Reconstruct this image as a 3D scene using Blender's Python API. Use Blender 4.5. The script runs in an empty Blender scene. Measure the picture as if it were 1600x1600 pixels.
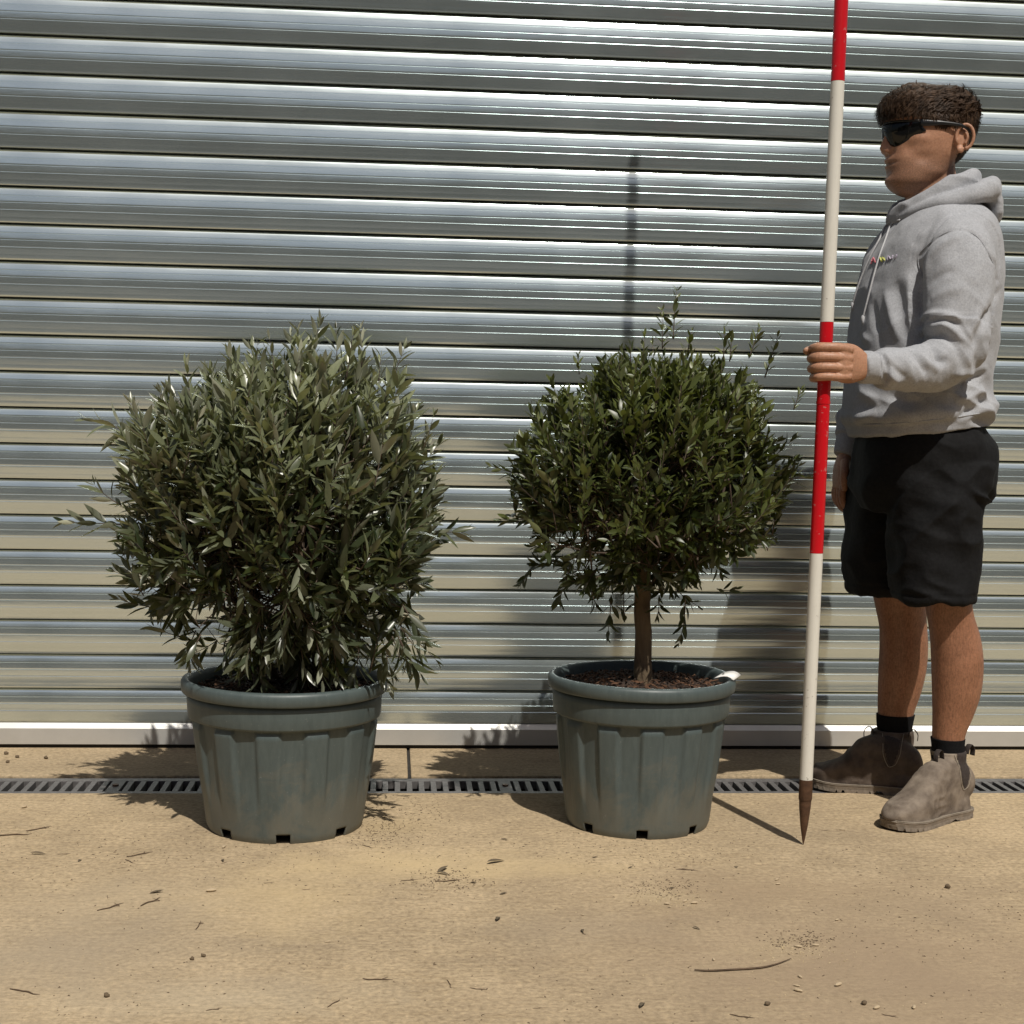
import bpy, bmesh, math, random
import numpy as np
from mathutils import Vector, Matrix
from mathutils.bvhtree import BVHTree

random.seed(7)
RNG = np.random.default_rng(11)
scene = bpy.context.scene
COL = scene.collection

# ------------------------------------------------------------------ camera
FPX, CX, CY = 2300.0, 800.0, 1000.0          # focal length and principal point in photo pixels
PITCH, YAW, ROLL = map(math.radians, (8.0547, 4.7355, 1.1335))
CAMH, DOOR_Y = 0.9132, 4.19
S = 0.098                                    # slat pitch
_F = Vector((math.sin(YAW) * math.cos(PITCH), math.cos(YAW) * math.cos(PITCH), -math.sin(PITCH)))
_R0 = Vector((math.cos(YAW), -math.sin(YAW), 0))
_U0 = _R0.cross(_F)
_R = math.cos(ROLL) * _R0 + math.sin(ROLL) * _U0
_U = -math.sin(ROLL) * _R0 + math.cos(ROLL) * _U0
CAMP = Vector((0, 0, CAMH))
cd = bpy.data.cameras.new('camera')
cd.sensor_fit = 'HORIZONTAL'; cd.sensor_width = 36.0
cd.lens = FPX / 1600.0 * 36.0
cd.shift_y = (CY - 800.0) / 1600.0
cd.clip_start = 0.05; cd.clip_end = 2000
cam = bpy.data.objects.new('camera', cd); COL.objects.link(cam)
mw = Matrix((_R, _U, -_F)).transposed().to_4x4(); mw.translation = CAMP
cam.matrix_world = mw
scene.camera = cam

# ------------------------------------------------------------------ light
TO_SUN = Vector((2.92, -10.39, 15.76)).normalized()
world = bpy.data.worlds.new('World'); scene.world = world; world.use_nodes = True
wn = world.node_tree
sky = wn.nodes.new('ShaderNodeTexSky'); sky.sky_type = 'NISHITA'; sky.sun_disc = False
sky.sun_elevation = math.asin(TO_SUN.z)
sky.sun_rotation = math.atan2(TO_SUN.x, TO_SUN.y)
sky.air_density = 1.0; sky.dust_density = 3.0; sky.ozone_density = 1.0
bg = wn.nodes['Background']; bg.inputs['Strength'].default_value = 0.05
wn.links.new(sky.outputs[0], bg.inputs['Color'])
sd = bpy.data.lights.new('sun', 'SUN'); sd.energy = 4.0; sd.angle = math.radians(0.53); sd.color = (1.0, 0.95, 0.87)
sun = bpy.data.objects.new('sun', sd); COL.objects.link(sun)
sun.rotation_euler = (-TO_SUN).to_track_quat('-Z', 'Y').to_euler()
sun.location = TO_SUN * 30
scene.view_settings.view_transform = 'Standard'
scene.view_settings.look = 'None'
scene.view_settings.exposure = 0.0
scene.view_settings.gamma = 1.0
scene.view_settings.use_curve_mapping = False
scene.cycles.max_bounces = 6; scene.cycles.diffuse_bounces = 3; scene.cycles.glossy_bounces = 3
scene.cycles.transmission_bounces = 2; scene.cycles.caustics_reflective = False; scene.cycles.caustics_refractive = False

# ------------------------------------------------------------------ helpers
def ray(px, py): return _F + _R*((float(px) - CX) / FPX) + _U*((CY - float(py)) / FPX)
def W(px, py, Y):                             # the point of the plane y = Y behind a photo pixel
    d = ray(px, py); return CAMP + d * (Y / d.y)
def G(px, py, z=0.0):                         # the point of the ground behind a photo pixel
    d = ray(px, py); return CAMP + d * ((z - CAMH) / d.z)
def tag(o, label=None, cat=None, group=None, kind=None):
    if label: o['label'] = label
    if cat: o['category'] = cat
    if group: o['group'] = group
    if kind: o['kind'] = kind
    return o
def empty(name, loc, label=None, cat=None, group=None):
    o = bpy.data.objects.new(name, None); COL.objects.link(o); o.location = loc
    o.empty_display_size = 0.1
    return tag(o, label, cat, group)
def link(name, me, mats, parent=None, smooth=True):
    o = bpy.data.objects.new(name, me); COL.objects.link(o)
    if not isinstance(mats, (list, tuple)): mats = [mats]
    if len(me.materials) == 0:
        for m in mats: me.materials.append(m)
    if smooth: me.polygons.foreach_set('use_smooth', [True] * len(me.polygons))
    if parent is not None:
        o.parent = parent
        o.matrix_parent_inverse = Matrix.Translation(parent_world(parent)).inverted()
    return o
def parent_world(p):
    v = Vector(p.location)
    if p.parent is not None and p.type == 'EMPTY': v = v + parent_world(p.parent)
    return v if p.type == 'EMPTY' else Vector((0, 0, 0))
def mesh(name, v, f):
    me = bpy.data.meshes.new(name)
    me.from_pydata([tuple(x) for x in v], [], [tuple(x) for x in f]); me.update(); return me
class MB:
    def __init__(s): s.v = []; s.f = []
    def add(s, v, f):
        o = len(s.v); s.v += [tuple(x) for x in v]; s.f += [tuple(i + o for i in q) for q in f]; return s
    def box(s, x0, x1, y0, y1, z0, z1):
        v = [(x0,y0,z0),(x1,y0,z0),(x1,y1,z0),(x0,y1,z0),(x0,y0,z1),(x1,y0,z1),(x1,y1,z1),(x0,y1,z1)]
        return s.add(v, [(0,3,2,1),(4,5,6,7),(0,1,5,4),(1,2,6,5),(2,3,7,6),(3,0,4,7)])
    def build(s, name, mat, parent=None, smooth=True): return link(name, mesh(name, s.v, s.f), mat, parent, smooth)
def bevel_mesh(me, w, seg=2):
    bm = bmesh.new(); bm.from_mesh(me)
    bmesh.ops.bevel(bm, geom=bm.edges[:], offset=w, segments=seg, affect='EDGES', profile=0.6)
    bm.to_mesh(me); bm.free(); return me
def catmull(P, sub):
    P = [np.array(p, float) for p in P]; out = []
    for i in range(len(P) - 1):
        p0 = P[max(i-1,0)]; p1 = P[i]; p2 = P[i+1]; p3 = P[min(i+2,len(P)-1)]
        for k in range(sub):
            t = k / sub
            out.append(0.5*((2*p1)+(-p0+p2)*t+(2*p0-5*p1+4*p2-p3)*t*t+(-p0+3*p1-3*p2+p3)*t**3))
    out.append(P[-1]); return out
def grid_faces(n, m, caps=True):              # n rings of m verts
    f = []
    for i in range(n - 1):
        for j in range(m):
            a = i*m+j; b = i*m+(j+1) % m
            f.append((a, b, b+m, a+m))
    if caps:
        f.append(tuple(range(m))[::-1]); f.append(tuple((n-1)*m+j for j in range(m)))
    return f
def tube(pts, rad, ref=(0,0,1), seg=16, sub=4, power=2.0):
    """loft along pts; rad items r or (ra, rb): rb along ref, ra across."""
    rows = [np.concatenate([np.array(p, float), np.array(r if isinstance(r,(tuple,list)) else (r,r), float)]) for p, r in zip(pts, rad)]
    rows = catmull(rows, sub) if sub > 1 else rows
    P = [r[:3] for r in rows]; n = len(P); V = []
    ref = np.array(ref, float)
    for i in range(n):
        t = P[min(i+1,n-1)] - P[max(i-1,0)]; t /= (np.linalg.norm(t) + 1e-12)
        v = ref - t*(ref@t)
        if np.linalg.norm(v) < 1e-4: v = np.array((1.0,0,0)) - t*t[0]
        v /= np.linalg.norm(v); u = np.cross(v, t)
        for j in range(seg):
            a = 2*math.pi*j/seg; c, s = math.cos(a), math.sin(a)
            if power != 2.0:
                c = math.copysign(abs(c)**(2/power), c); s = math.copysign(abs(s)**(2/power), s)
            V.append(P[i] + u*(abs(rows[i][3])*c) + v*(abs(rows[i][4])*s))
    return V, grid_faces(n, seg)
def ringstack(rows, seg=36, sub=4, power=2.15, tanp=0.367):
    """rows: (py, px_left, px_right, b, Y): horizontal rings whose outline spans the two pixels."""
    R = []
    for py, pl, pr, b, Y in rows:
        A, B = W(pl, py, Y), W(pr, py, Y)
        w = abs(B.x - A.x)/2; a = math.sqrt(max(w*w - (tanp*b)**2, (0.5*w)**2))
        R.append(np.array(((A.x+B.x)/2, Y, (A.z+B.z)/2, a, b)))
    R = catmull(R, sub); V = []
    for r in R:
        for j in range(seg):
            t = 2*math.pi*j/seg; c, s = math.cos(t), math.sin(t)
            c = math.copysign(abs(c)**(2/power), c); s = math.copysign(abs(s)**(2/power), s)
            V.append((r[0]+r[3]*c, r[1]+r[4]*s, r[2]))
    return V, grid_faces(len(R), seg)
def ellipsoid(c, r, seg=20, rot=None):
    V = []; F = []; n = seg//2
    c = np.array(c, float)
    for i in range(n+1):
        a = math.pi*i/n
        for j in range(seg):
            b = 2*math.pi*j/seg
            p = np.array((r[0]*math.sin(a)*math.cos(b), r[1]*math.sin(a)*math.sin(b), -r[2]*math.cos(a)))
            if rot is not None: p = np.array(rot @ Vector(p))
            V.append(c + p)
    return V, grid_faces(n+1, seg, False)
def remesh(mb, voxel, smooth=3, fac=0.5):
    me = mesh('tmp', mb.v, mb.f)
    bm = bmesh.new(); bm.from_mesh(me); bmesh.ops.recalc_face_normals(bm, faces=bm.faces[:]); bm.to_mesh(me); bm.free()
    o = bpy.data.objects.new('tmp', me); COL.objects.link(o)
    m = o.modifiers.new('r', 'REMESH'); m.mode = 'VOXEL'; m.voxel_size = voxel
    if smooth:
        s = o.modifiers.new('s', 'SMOOTH'); s.iterations = smooth; s.factor = fac
    dg = bpy.context.evaluated_depsgraph_get(); dg.update()
    me2 = bpy.data.meshes.new_from_object(o.evaluated_get(dg))
    bpy.data.objects.remove(o); bpy.data.meshes.remove(me)
    return me2
def co_of(me):
    a = np.empty(len(me.vertices)*3); me.vertices.foreach_get('co', a); return a.reshape(-1,3)
def no_of(me):
    a = np.empty(len(me.vertices)*3); me.vertices.foreach_get('normal', a); return a.reshape(-1,3)
def set_co(me, c): me.vertices.foreach_set('co', c.ravel()); me.update()
_PERM = np.random.default_rng(3).random((32,32,32))*2-1
def vnoise(p):                                # value noise, p (n,3)
    p = np.asarray(p, float); i = np.floor(p).astype(int); f = p-i; f = f*f*(3-2*f)
    g = lambda a,b,c: _PERM[(i[:,0]+a)%32,(i[:,1]+b)%32,(i[:,2]+c)%32]
    x0 = lambda b,c: g(0,b,c)*(1-f[:,0])+g(1,b,c)*f[:,0]
    y0 = lambda c: x0(0,c)*(1-f[:,1])+x0(1,c)*f[:,1]
    return y0(0)*(1-f[:,2])+y0(1)*f[:,2]
def gauss(x, s): return np.exp(-(x/s)**2)
def sstep(a, b, x):
    t = np.clip((x-a)/(b-a), 0, 1); return t*t*(3-2*t)

# ------------------------------------------------------------------ materials
def nodes(name):
    m = bpy.data.materials.new(name); m.use_nodes = True
    nt = m.node_tree; return m, nt, nt.nodes['Principled BSDF']
def N(nt, typ, **kw):
    n = nt.nodes.new(typ)
    for k, v in kw.items():
        if k.startswith('_'): setattr(n, k[1:], v)
        else: n.inputs[k.replace('__',' ')].default_value = v
    return n
def ramp(nt, fac, stops):
    r = nt.nodes.new('ShaderNodeValToRGB'); e = r.color_ramp.elements
    while len(e) < len(stops): e.new(0.5)
    for k, (p, c) in zip(e, stops): k.position = p; k.color = (*c, 1) if len(c) == 3 else c
    nt.links.new(fac, r.inputs[0]); return r.outputs[0]
def mixc(nt, fac, a, b, mode='MIX'):
    n = nt.nodes.new('ShaderNodeMix'); n.data_type = 'RGBA'; n.blend_type = mode
    for s, v in ((n.inputs[0], fac), (n.inputs[6], a), (n.inputs[7], b)):
        if hasattr(v, 'links'): nt.links.new(v, s)
        elif isinstance(v, (int, float)): s.default_value = v
        else: s.default_value = (*v, 1)
    return n.outputs[2]
def coords(nt, scale=(1,1,1), kind='Object', rot=(0,0,0)):
    t = nt.nodes.new('ShaderNodeTexCoord'); mp = nt.nodes.new('ShaderNodeMapping')
    mp.inputs['Scale'].default_value = scale; mp.inputs['Rotation'].default_value = rot
    nt.links.new(t.outputs[kind], mp.inputs[0]); return mp.outputs[0]
def noise(nt, vec, scale, detail=4, rough=0.55, dist=0.0):
    n = N(nt, 'ShaderNodeTexNoise', Scale=scale, Detail=detail, Roughness=rough, Distortion=dist)
    nt.links.new(vec, n.inputs['Vector']); return n.outputs['Fac']
def bump(nt, bsdf, h, strength, dist=0.01, normal=None):
    b = N(nt, 'ShaderNodeBump', Strength=strength, Distance=dist); nt.links.new(h, b.inputs['Height'])
    if normal is not None: nt.links.new(normal, b.inputs['Normal'])
    nt.links.new(b.outputs[0], bsdf.inputs['Normal']); return b.outputs[0]
def setc(nt, bsdf, c):
    if hasattr(c, 'links'): nt.links.new(c, bsdf.inputs['Base Color'])
    else: bsdf.inputs['Base Color'].default_value = (*c, 1)
def simple(name, a, b, scale, rough=0.6, bstr=0.15, bscale=None, bdist=0.002, metallic=0, spec=0.5, lo=0.3, hi=0.7, stretch=(1,1,1)):
    m, nt, p = nodes(name); v = coords(nt, stretch)
    f = noise(nt, v, scale, 5, 0.6)
    setc(nt, p, ramp(nt, f, [(lo, a), (hi, b)]))
    p.inputs['Roughness'].default_value = rough; p.inputs['Metallic'].default_value = metallic
    p.inputs['Specular IOR Level'].default_value = spec
    if bstr: bump(nt, p, noise(nt, v, bscale or scale*4, 4, 0.6), bstr, bdist)
    return m

def mat_concrete():
    m, nt, p = nodes('concrete')
    v = coords(nt)
    big = noise(nt, v, 0.9, 5, 0.6, 0.4)
    med = noise(nt, v, 5.0, 6, 0.65, 0.3)
    fine = noise(nt, v, 90, 5, 0.7)
    streak = noise(nt, coords(nt, (1.2, 16, 1)), 7, 6, 0.7, 0.2)
    fst = noise(nt, coords(nt, (6, 90, 1)), 9, 3, 0.6)
    c = ramp(nt, big, [(0.34, (0.285,0.22,0.145)), (0.52, (0.42,0.322,0.206)), (0.66, (0.55,0.425,0.265))])
    c = mixc(nt, 0.55, c, ramp(nt, med, [(0.25,(0.29,0.23,0.16)), (0.5,(0.43,0.34,0.225)), (0.75,(0.56,0.445,0.30))]))
    c = mixc(nt, 0.75, c, ramp(nt, streak, [(0.3,(0.40,0.38,0.34)), (0.5,(0.5,0.5,0.5)), (0.72,(0.60,0.595,0.57))]), 'OVERLAY')
    c = mixc(nt, 0.7, c, ramp(nt, fst, [(0.3,(0.36,0.35,0.33)), (0.7,(0.62,0.62,0.61))]), 'OVERLAY')
    c = mixc(nt, 0.9, c, ramp(nt, fine, [(0.3,(0.30,0.29,0.27)), (0.5,(0.5,0.5,0.5)), (0.72,(0.70,0.69,0.66))]), 'OVERLAY')
    # patches of pale sandy dust and of darker, browner tone
    def blotch(px, py, rx, ry, amt, col, nscale):
        nonlocal c
        g = G(px, py)
        mp = nt.nodes.new('ShaderNodeMapping'); mp.vector_type = 'TEXTURE'
        mp.inputs['Location'].default_value = g; mp.inputs['Scale'].default_value = (rx, ry, 1)
        t = nt.nodes.new('ShaderNodeTexCoord'); nt.links.new(t.outputs['Object'], mp.inputs[0])
        ln = nt.nodes.new('ShaderNodeVectorMath'); ln.operation = 'LENGTH'; nt.links.new(mp.outputs[0], ln.inputs[0])
        nz = noise(nt, v, nscale, 5, 0.7, 0.6)
        ad = nt.nodes.new('ShaderNodeMath'); ad.operation = 'MULTIPLY_ADD'
        nt.links.new(nz, ad.inputs[0]); ad.inputs[1].default_value = 1.5; nt.links.new(ln.outputs['Value'], ad.inputs[2])
        k = ramp(nt, ad.outputs[0], [(0.75, (amt,)*3), (1.0, (amt*0.5,)*3), (1.0, (0,0,0))])
        mr = nt.nodes.new('ShaderNodeMapRange'); mr.inputs[1].default_value = 1.75; mr.inputs[2].default_value = 0.75
        mr.inputs[3].default_value = 0; mr.inputs[4].default_value = amt; nt.links.new(ad.outputs[0], mr.inputs[0])
        c = mixc(nt, mr.outputs[0], c, col)
    sand = (0.60, 0.46, 0.26)
    blotch(640, 1350, 0.40, 0.16, 0.75, sand, 7)
    blotch(450, 1400, 0.22, 0.30, 0.55, sand, 9)
    blotch(600, 1290, 0.14, 0.10, 0.6, (0.44,0.335,0.19), 16)
    blotch(860, 1360, 0.22, 0.08, 0.6, sand, 11)
    blotch(1230, 1480, 0.14, 0.08, 0.5, (0.48,0.385,0.235), 18)
    blotch(200, 1400, 0.30, 0.22, 0.4, (0.54,0.43,0.28), 6)
    blotch(1030, 1400, 0.10, 0.05, 0.6, (0.52,0.42,0.26), 22)
    blotch(1450, 1420, 0.26, 0.12, 0.4, (0.33,0.255,0.17), 6)
    blotch(900, 1450, 0.28, 0.13, 0.42, (0.33,0.265,0.185), 6)
    blotch(350, 1560, 0.35, 0.12, 0.3, (0.52,0.45,0.33), 7)
    blotch(1000, 1270, 0.30, 0.06, 0.4, (0.33,0.25,0.155), 10)
    blotch(1420, 1520, 0.75, 0.55, 0.85, (0.335,0.25,0.165), 4)
    blotch(1200, 1390, 0.6, 0.20, 0.6, (0.36,0.268,0.17), 5)
    blotch(60, 1500, 0.5, 0.4, 0.55, (0.40,0.325,0.23), 5)
    sp = N(nt, 'ShaderNodeTexVoronoi', Scale=210.0); nt.links.new(v, sp.inputs['Vector'])
    c = mixc(nt, ramp(nt, sp.outputs['Distance'], [(0.10,(0.55,)*3),(0.2,(0,0,0))]), c, mixc(nt, sp.outputs['Color'], (0.10,0.07,0.04), (0.6,0.5,0.36)))
    setc(nt, p, c); p.inputs['Roughness'].default_value = 0.9; p.inputs['Specular IOR Level'].default_value = 0.2
    h = mixc(nt, 0.5, fst, fine)
    n1 = bump(nt, p, h, 0.6, 0.005)
    bump(nt, p, med, 0.3, 0.02, n1)
    return m
def mat_alu():
    m, nt, p = nodes('aluminium')
    v = coords(nt, (0.35, 1, 40))
    f = noise(nt, v, 3.0, 5, 0.6)
    sm = noise(nt, coords(nt, (1.5, 1, 3)), 2.2, 5, 0.6, 0.4)
    setc(nt, p, mixc(nt, 0.4, ramp(nt, f, [(0.3,(0.625,0.72,0.725)),(0.7,(0.745,0.84,0.845))]), ramp(nt, sm, [(0.35,(0.60,0.685,0.69)),(0.65,(0.745,0.83,0.83))])))
    p.inputs['Metallic'].default_value = 0.85
    nt.links.new(ramp(nt, sm, [(0.3,(0.16,)*3),(0.7,(0.22,)*3)]), p.inputs['Roughness'])
    bump(nt, p, noise(nt, coords(nt, (1.2, 1, 6)), 2.5, 3), 0.12, 0.006)
    return m
def mat_pot():
    m, nt, p = nodes('pot_plastic'); v = coords(nt)
    a = noise(nt, v, 9, 6, 0.7, 0.5); b = noise(nt, coords(nt,(3,3,0.6)), 26, 5, 0.7)
    base = ramp(nt, b, [(0.3,(0.058,0.077,0.077)),(0.7,(0.080,0.103,0.101))])
    g = nt.nodes.new('ShaderNodeSeparateXYZ'); t = nt.nodes.new('ShaderNodeTexCoord'); nt.links.new(t.outputs['Object'], g.inputs[0])
    # dust and dried mud splashed over the lower half
    mr = nt.nodes.new('ShaderNodeMapRange'); nt.links.new(g.outputs['Z'], mr.inputs[0])
    mr.inputs[1].default_value = 0.0; mr.inputs[2].default_value = 0.22; mr.inputs[3].default_value = 0.22; mr.inputs[4].default_value = -0.12
    ad = nt.nodes.new('ShaderNodeMath'); nt.links.new(mr.outputs[0], ad.inputs[0]); nt.links.new(a, ad.inputs[1])
    k = ramp(nt, ad.outputs[0], [(0.52,(0,0,0)),(0.64,(0.4,)*3),(0.85,(0.65,)*3)])
    c = mixc(nt, k, base, (0.15,0.135,0.10))
    sp = noise(nt, v, 130, 3, 0.7)
    c = mixc(nt, ramp(nt, sp, [(0.66,(0,0,0)),(0.74,(0.35,)*3)]), c, (0.27,0.28,0.27))
    setc(nt, p, c)
    nt.links.new(ramp(nt, a, [(0.3,(0.38,)*3),(0.7,(0.6,)*3)]), p.inputs['Roughness'])
    bump(nt, p, b, 0.06, 0.003)
    return m
def mat_leaf(name, top1, top2, back, back2, rough):
    m, nt, p = nodes(name)
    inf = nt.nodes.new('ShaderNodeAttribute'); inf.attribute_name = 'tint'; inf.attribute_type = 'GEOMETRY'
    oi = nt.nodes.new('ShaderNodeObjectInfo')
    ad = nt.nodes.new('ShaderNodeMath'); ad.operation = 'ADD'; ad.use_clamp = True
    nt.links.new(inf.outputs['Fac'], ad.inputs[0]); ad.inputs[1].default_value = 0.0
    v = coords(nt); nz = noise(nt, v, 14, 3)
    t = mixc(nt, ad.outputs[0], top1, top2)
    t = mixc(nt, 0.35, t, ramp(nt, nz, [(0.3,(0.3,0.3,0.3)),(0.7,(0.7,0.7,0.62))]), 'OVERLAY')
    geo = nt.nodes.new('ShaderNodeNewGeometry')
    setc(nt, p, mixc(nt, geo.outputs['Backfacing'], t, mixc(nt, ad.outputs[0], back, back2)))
    p.inputs['Roughness'].default_value = rough
    tr = N(nt, 'ShaderNodeBsdfTranslucent'); tr.inputs['Color'].default_value = (top2[0]*1.5, top2[1]*1.6, top2[2]*0.8, 1)
    mx = nt.nodes.new('ShaderNodeMixShader'); mx.inputs[0].default_value = 0.16
    out = nt.nodes['Material Output']
    nt.links.new(p.outputs[0], mx.inputs[1]); nt.links.new(tr.outputs[0], mx.inputs[2]); nt.links.new(mx.outputs[0], out.inputs[0])
    return m
def mat_skin():
    m, nt, p = nodes('skin'); v = coords(nt)
    a = noise(nt, v, 16, 5, 0.6); b = noise(nt, v, 220, 3, 0.7)
    c = ramp(nt, a, [(0.3,(0.33,0.17,0.10)),(0.7,(0.44,0.235,0.145))])
    c = mixc(nt, 0.6, c, ramp(nt, b, [(0.3,(0.33,0.3,0.28)),(0.7,(0.64,0.64,0.64))]), 'OVERLAY')
    hr = noise(nt, coords(nt,(1,1,0.25)), 300, 3, 0.7)
    at0 = nt.nodes.new('ShaderNodeAttribute'); at0.attribute_name = 'tan'
    mh = nt.nodes.new('ShaderNodeMath'); mh.operation = 'MULTIPLY'; nt.links.new(at0.outputs['Fac'], mh.inputs[0]); mh.inputs[1].default_value = 0.5
    c = mixc(nt, mh.outputs[0], c, ramp(nt, hr, [(0.36,(0.22,0.2,0.18)),(0.5,(0.5,0.5,0.5)),(0.72,(0.66,0.66,0.66))]), 'OVERLAY')
    at = nt.nodes.new('ShaderNodeAttribute'); at.attribute_name = 'beard'
    hf = noise(nt, v, 420, 2, 0.6)
    mu = nt.nodes.new('ShaderNodeMath'); mu.operation = 'MULTIPLY'; nt.links.new(at.outputs['Fac'], mu.inputs[0]); nt.links.new(ramp(nt, hf, [(0.35,(0.3,)*3),(0.6,(1,1,1))]), mu.inputs[1])
    c = mixc(nt, mu.outputs[0], c, (0.10,0.06,0.04))
    at2 = nt.nodes.new('ShaderNodeAttribute'); at2.attribute_name = 'tan'
    c = mixc(nt, at2.outputs['Fac'], c, mixc(nt, 1.0, c, (0.70,0.63,0.58), 'MULTIPLY'))
    setc(nt, p, c); p.inputs['Roughness'].default_value = 0.5
    p.inputs['Subsurface Weight'].default_value = 0.12; p.inputs['Subsurface Radius'].default_value = (0.01,0.004,0.002)
    p.inputs['Subsurface Scale'].default_value = 0.6
    bump(nt, p, b, 0.12, 0.001)
    return m
def mat_fleece():
    m, nt, p = nodes('grey_fleece'); v = coords(nt)
    a = noise(nt, v, 260, 4, 0.75); b = noise(nt, v, 30, 4, 0.6)
    c = ramp(nt, a, [(0.3,(0.27,0.277,0.292)),(0.7,(0.43,0.437,0.455))])
    c = mixc(nt, 0.25, c, ramp(nt, b, [(0.3,(0.36,)*3),(0.7,(0.62,)*3)]), 'OVERLAY')
    setc(nt, p, c); p.inputs['Roughness'].default_value = 0.95; p.inputs['Specular IOR Level'].default_value = 0.1
    p.inputs['Sheen Weight'].default_value = 0.15
    n1 = bump(nt, p, a, 0.25, 0.002)
    bump(nt, p, noise(nt, v, 26, 3), 0.25, 0.006, n1)
    return m
def mat_paint(name, col, chip, rough=0.3):
    m, nt, p = nodes(name); v = coords(nt)
    a = noise(nt, v, 60, 4, 0.7); b = noise(nt, coords(nt,(8,8,1.2)), 30, 4, 0.7)
    c = mixc(nt, ramp(nt, b, [(0.3,(0,0,0)),(0.75,(0.3,)*3)]), col, tuple(x*0.75 for x in col))
    c = mixc(nt, ramp(nt, a, [(0.645,(0,0,0)),(0.67,(0.8,)*3)]), c, chip)
    setc(nt, p, c); p.inputs['Roughness'].default_value = rough
    bump(nt, p, a, 0.08, 0.002); return m

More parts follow.
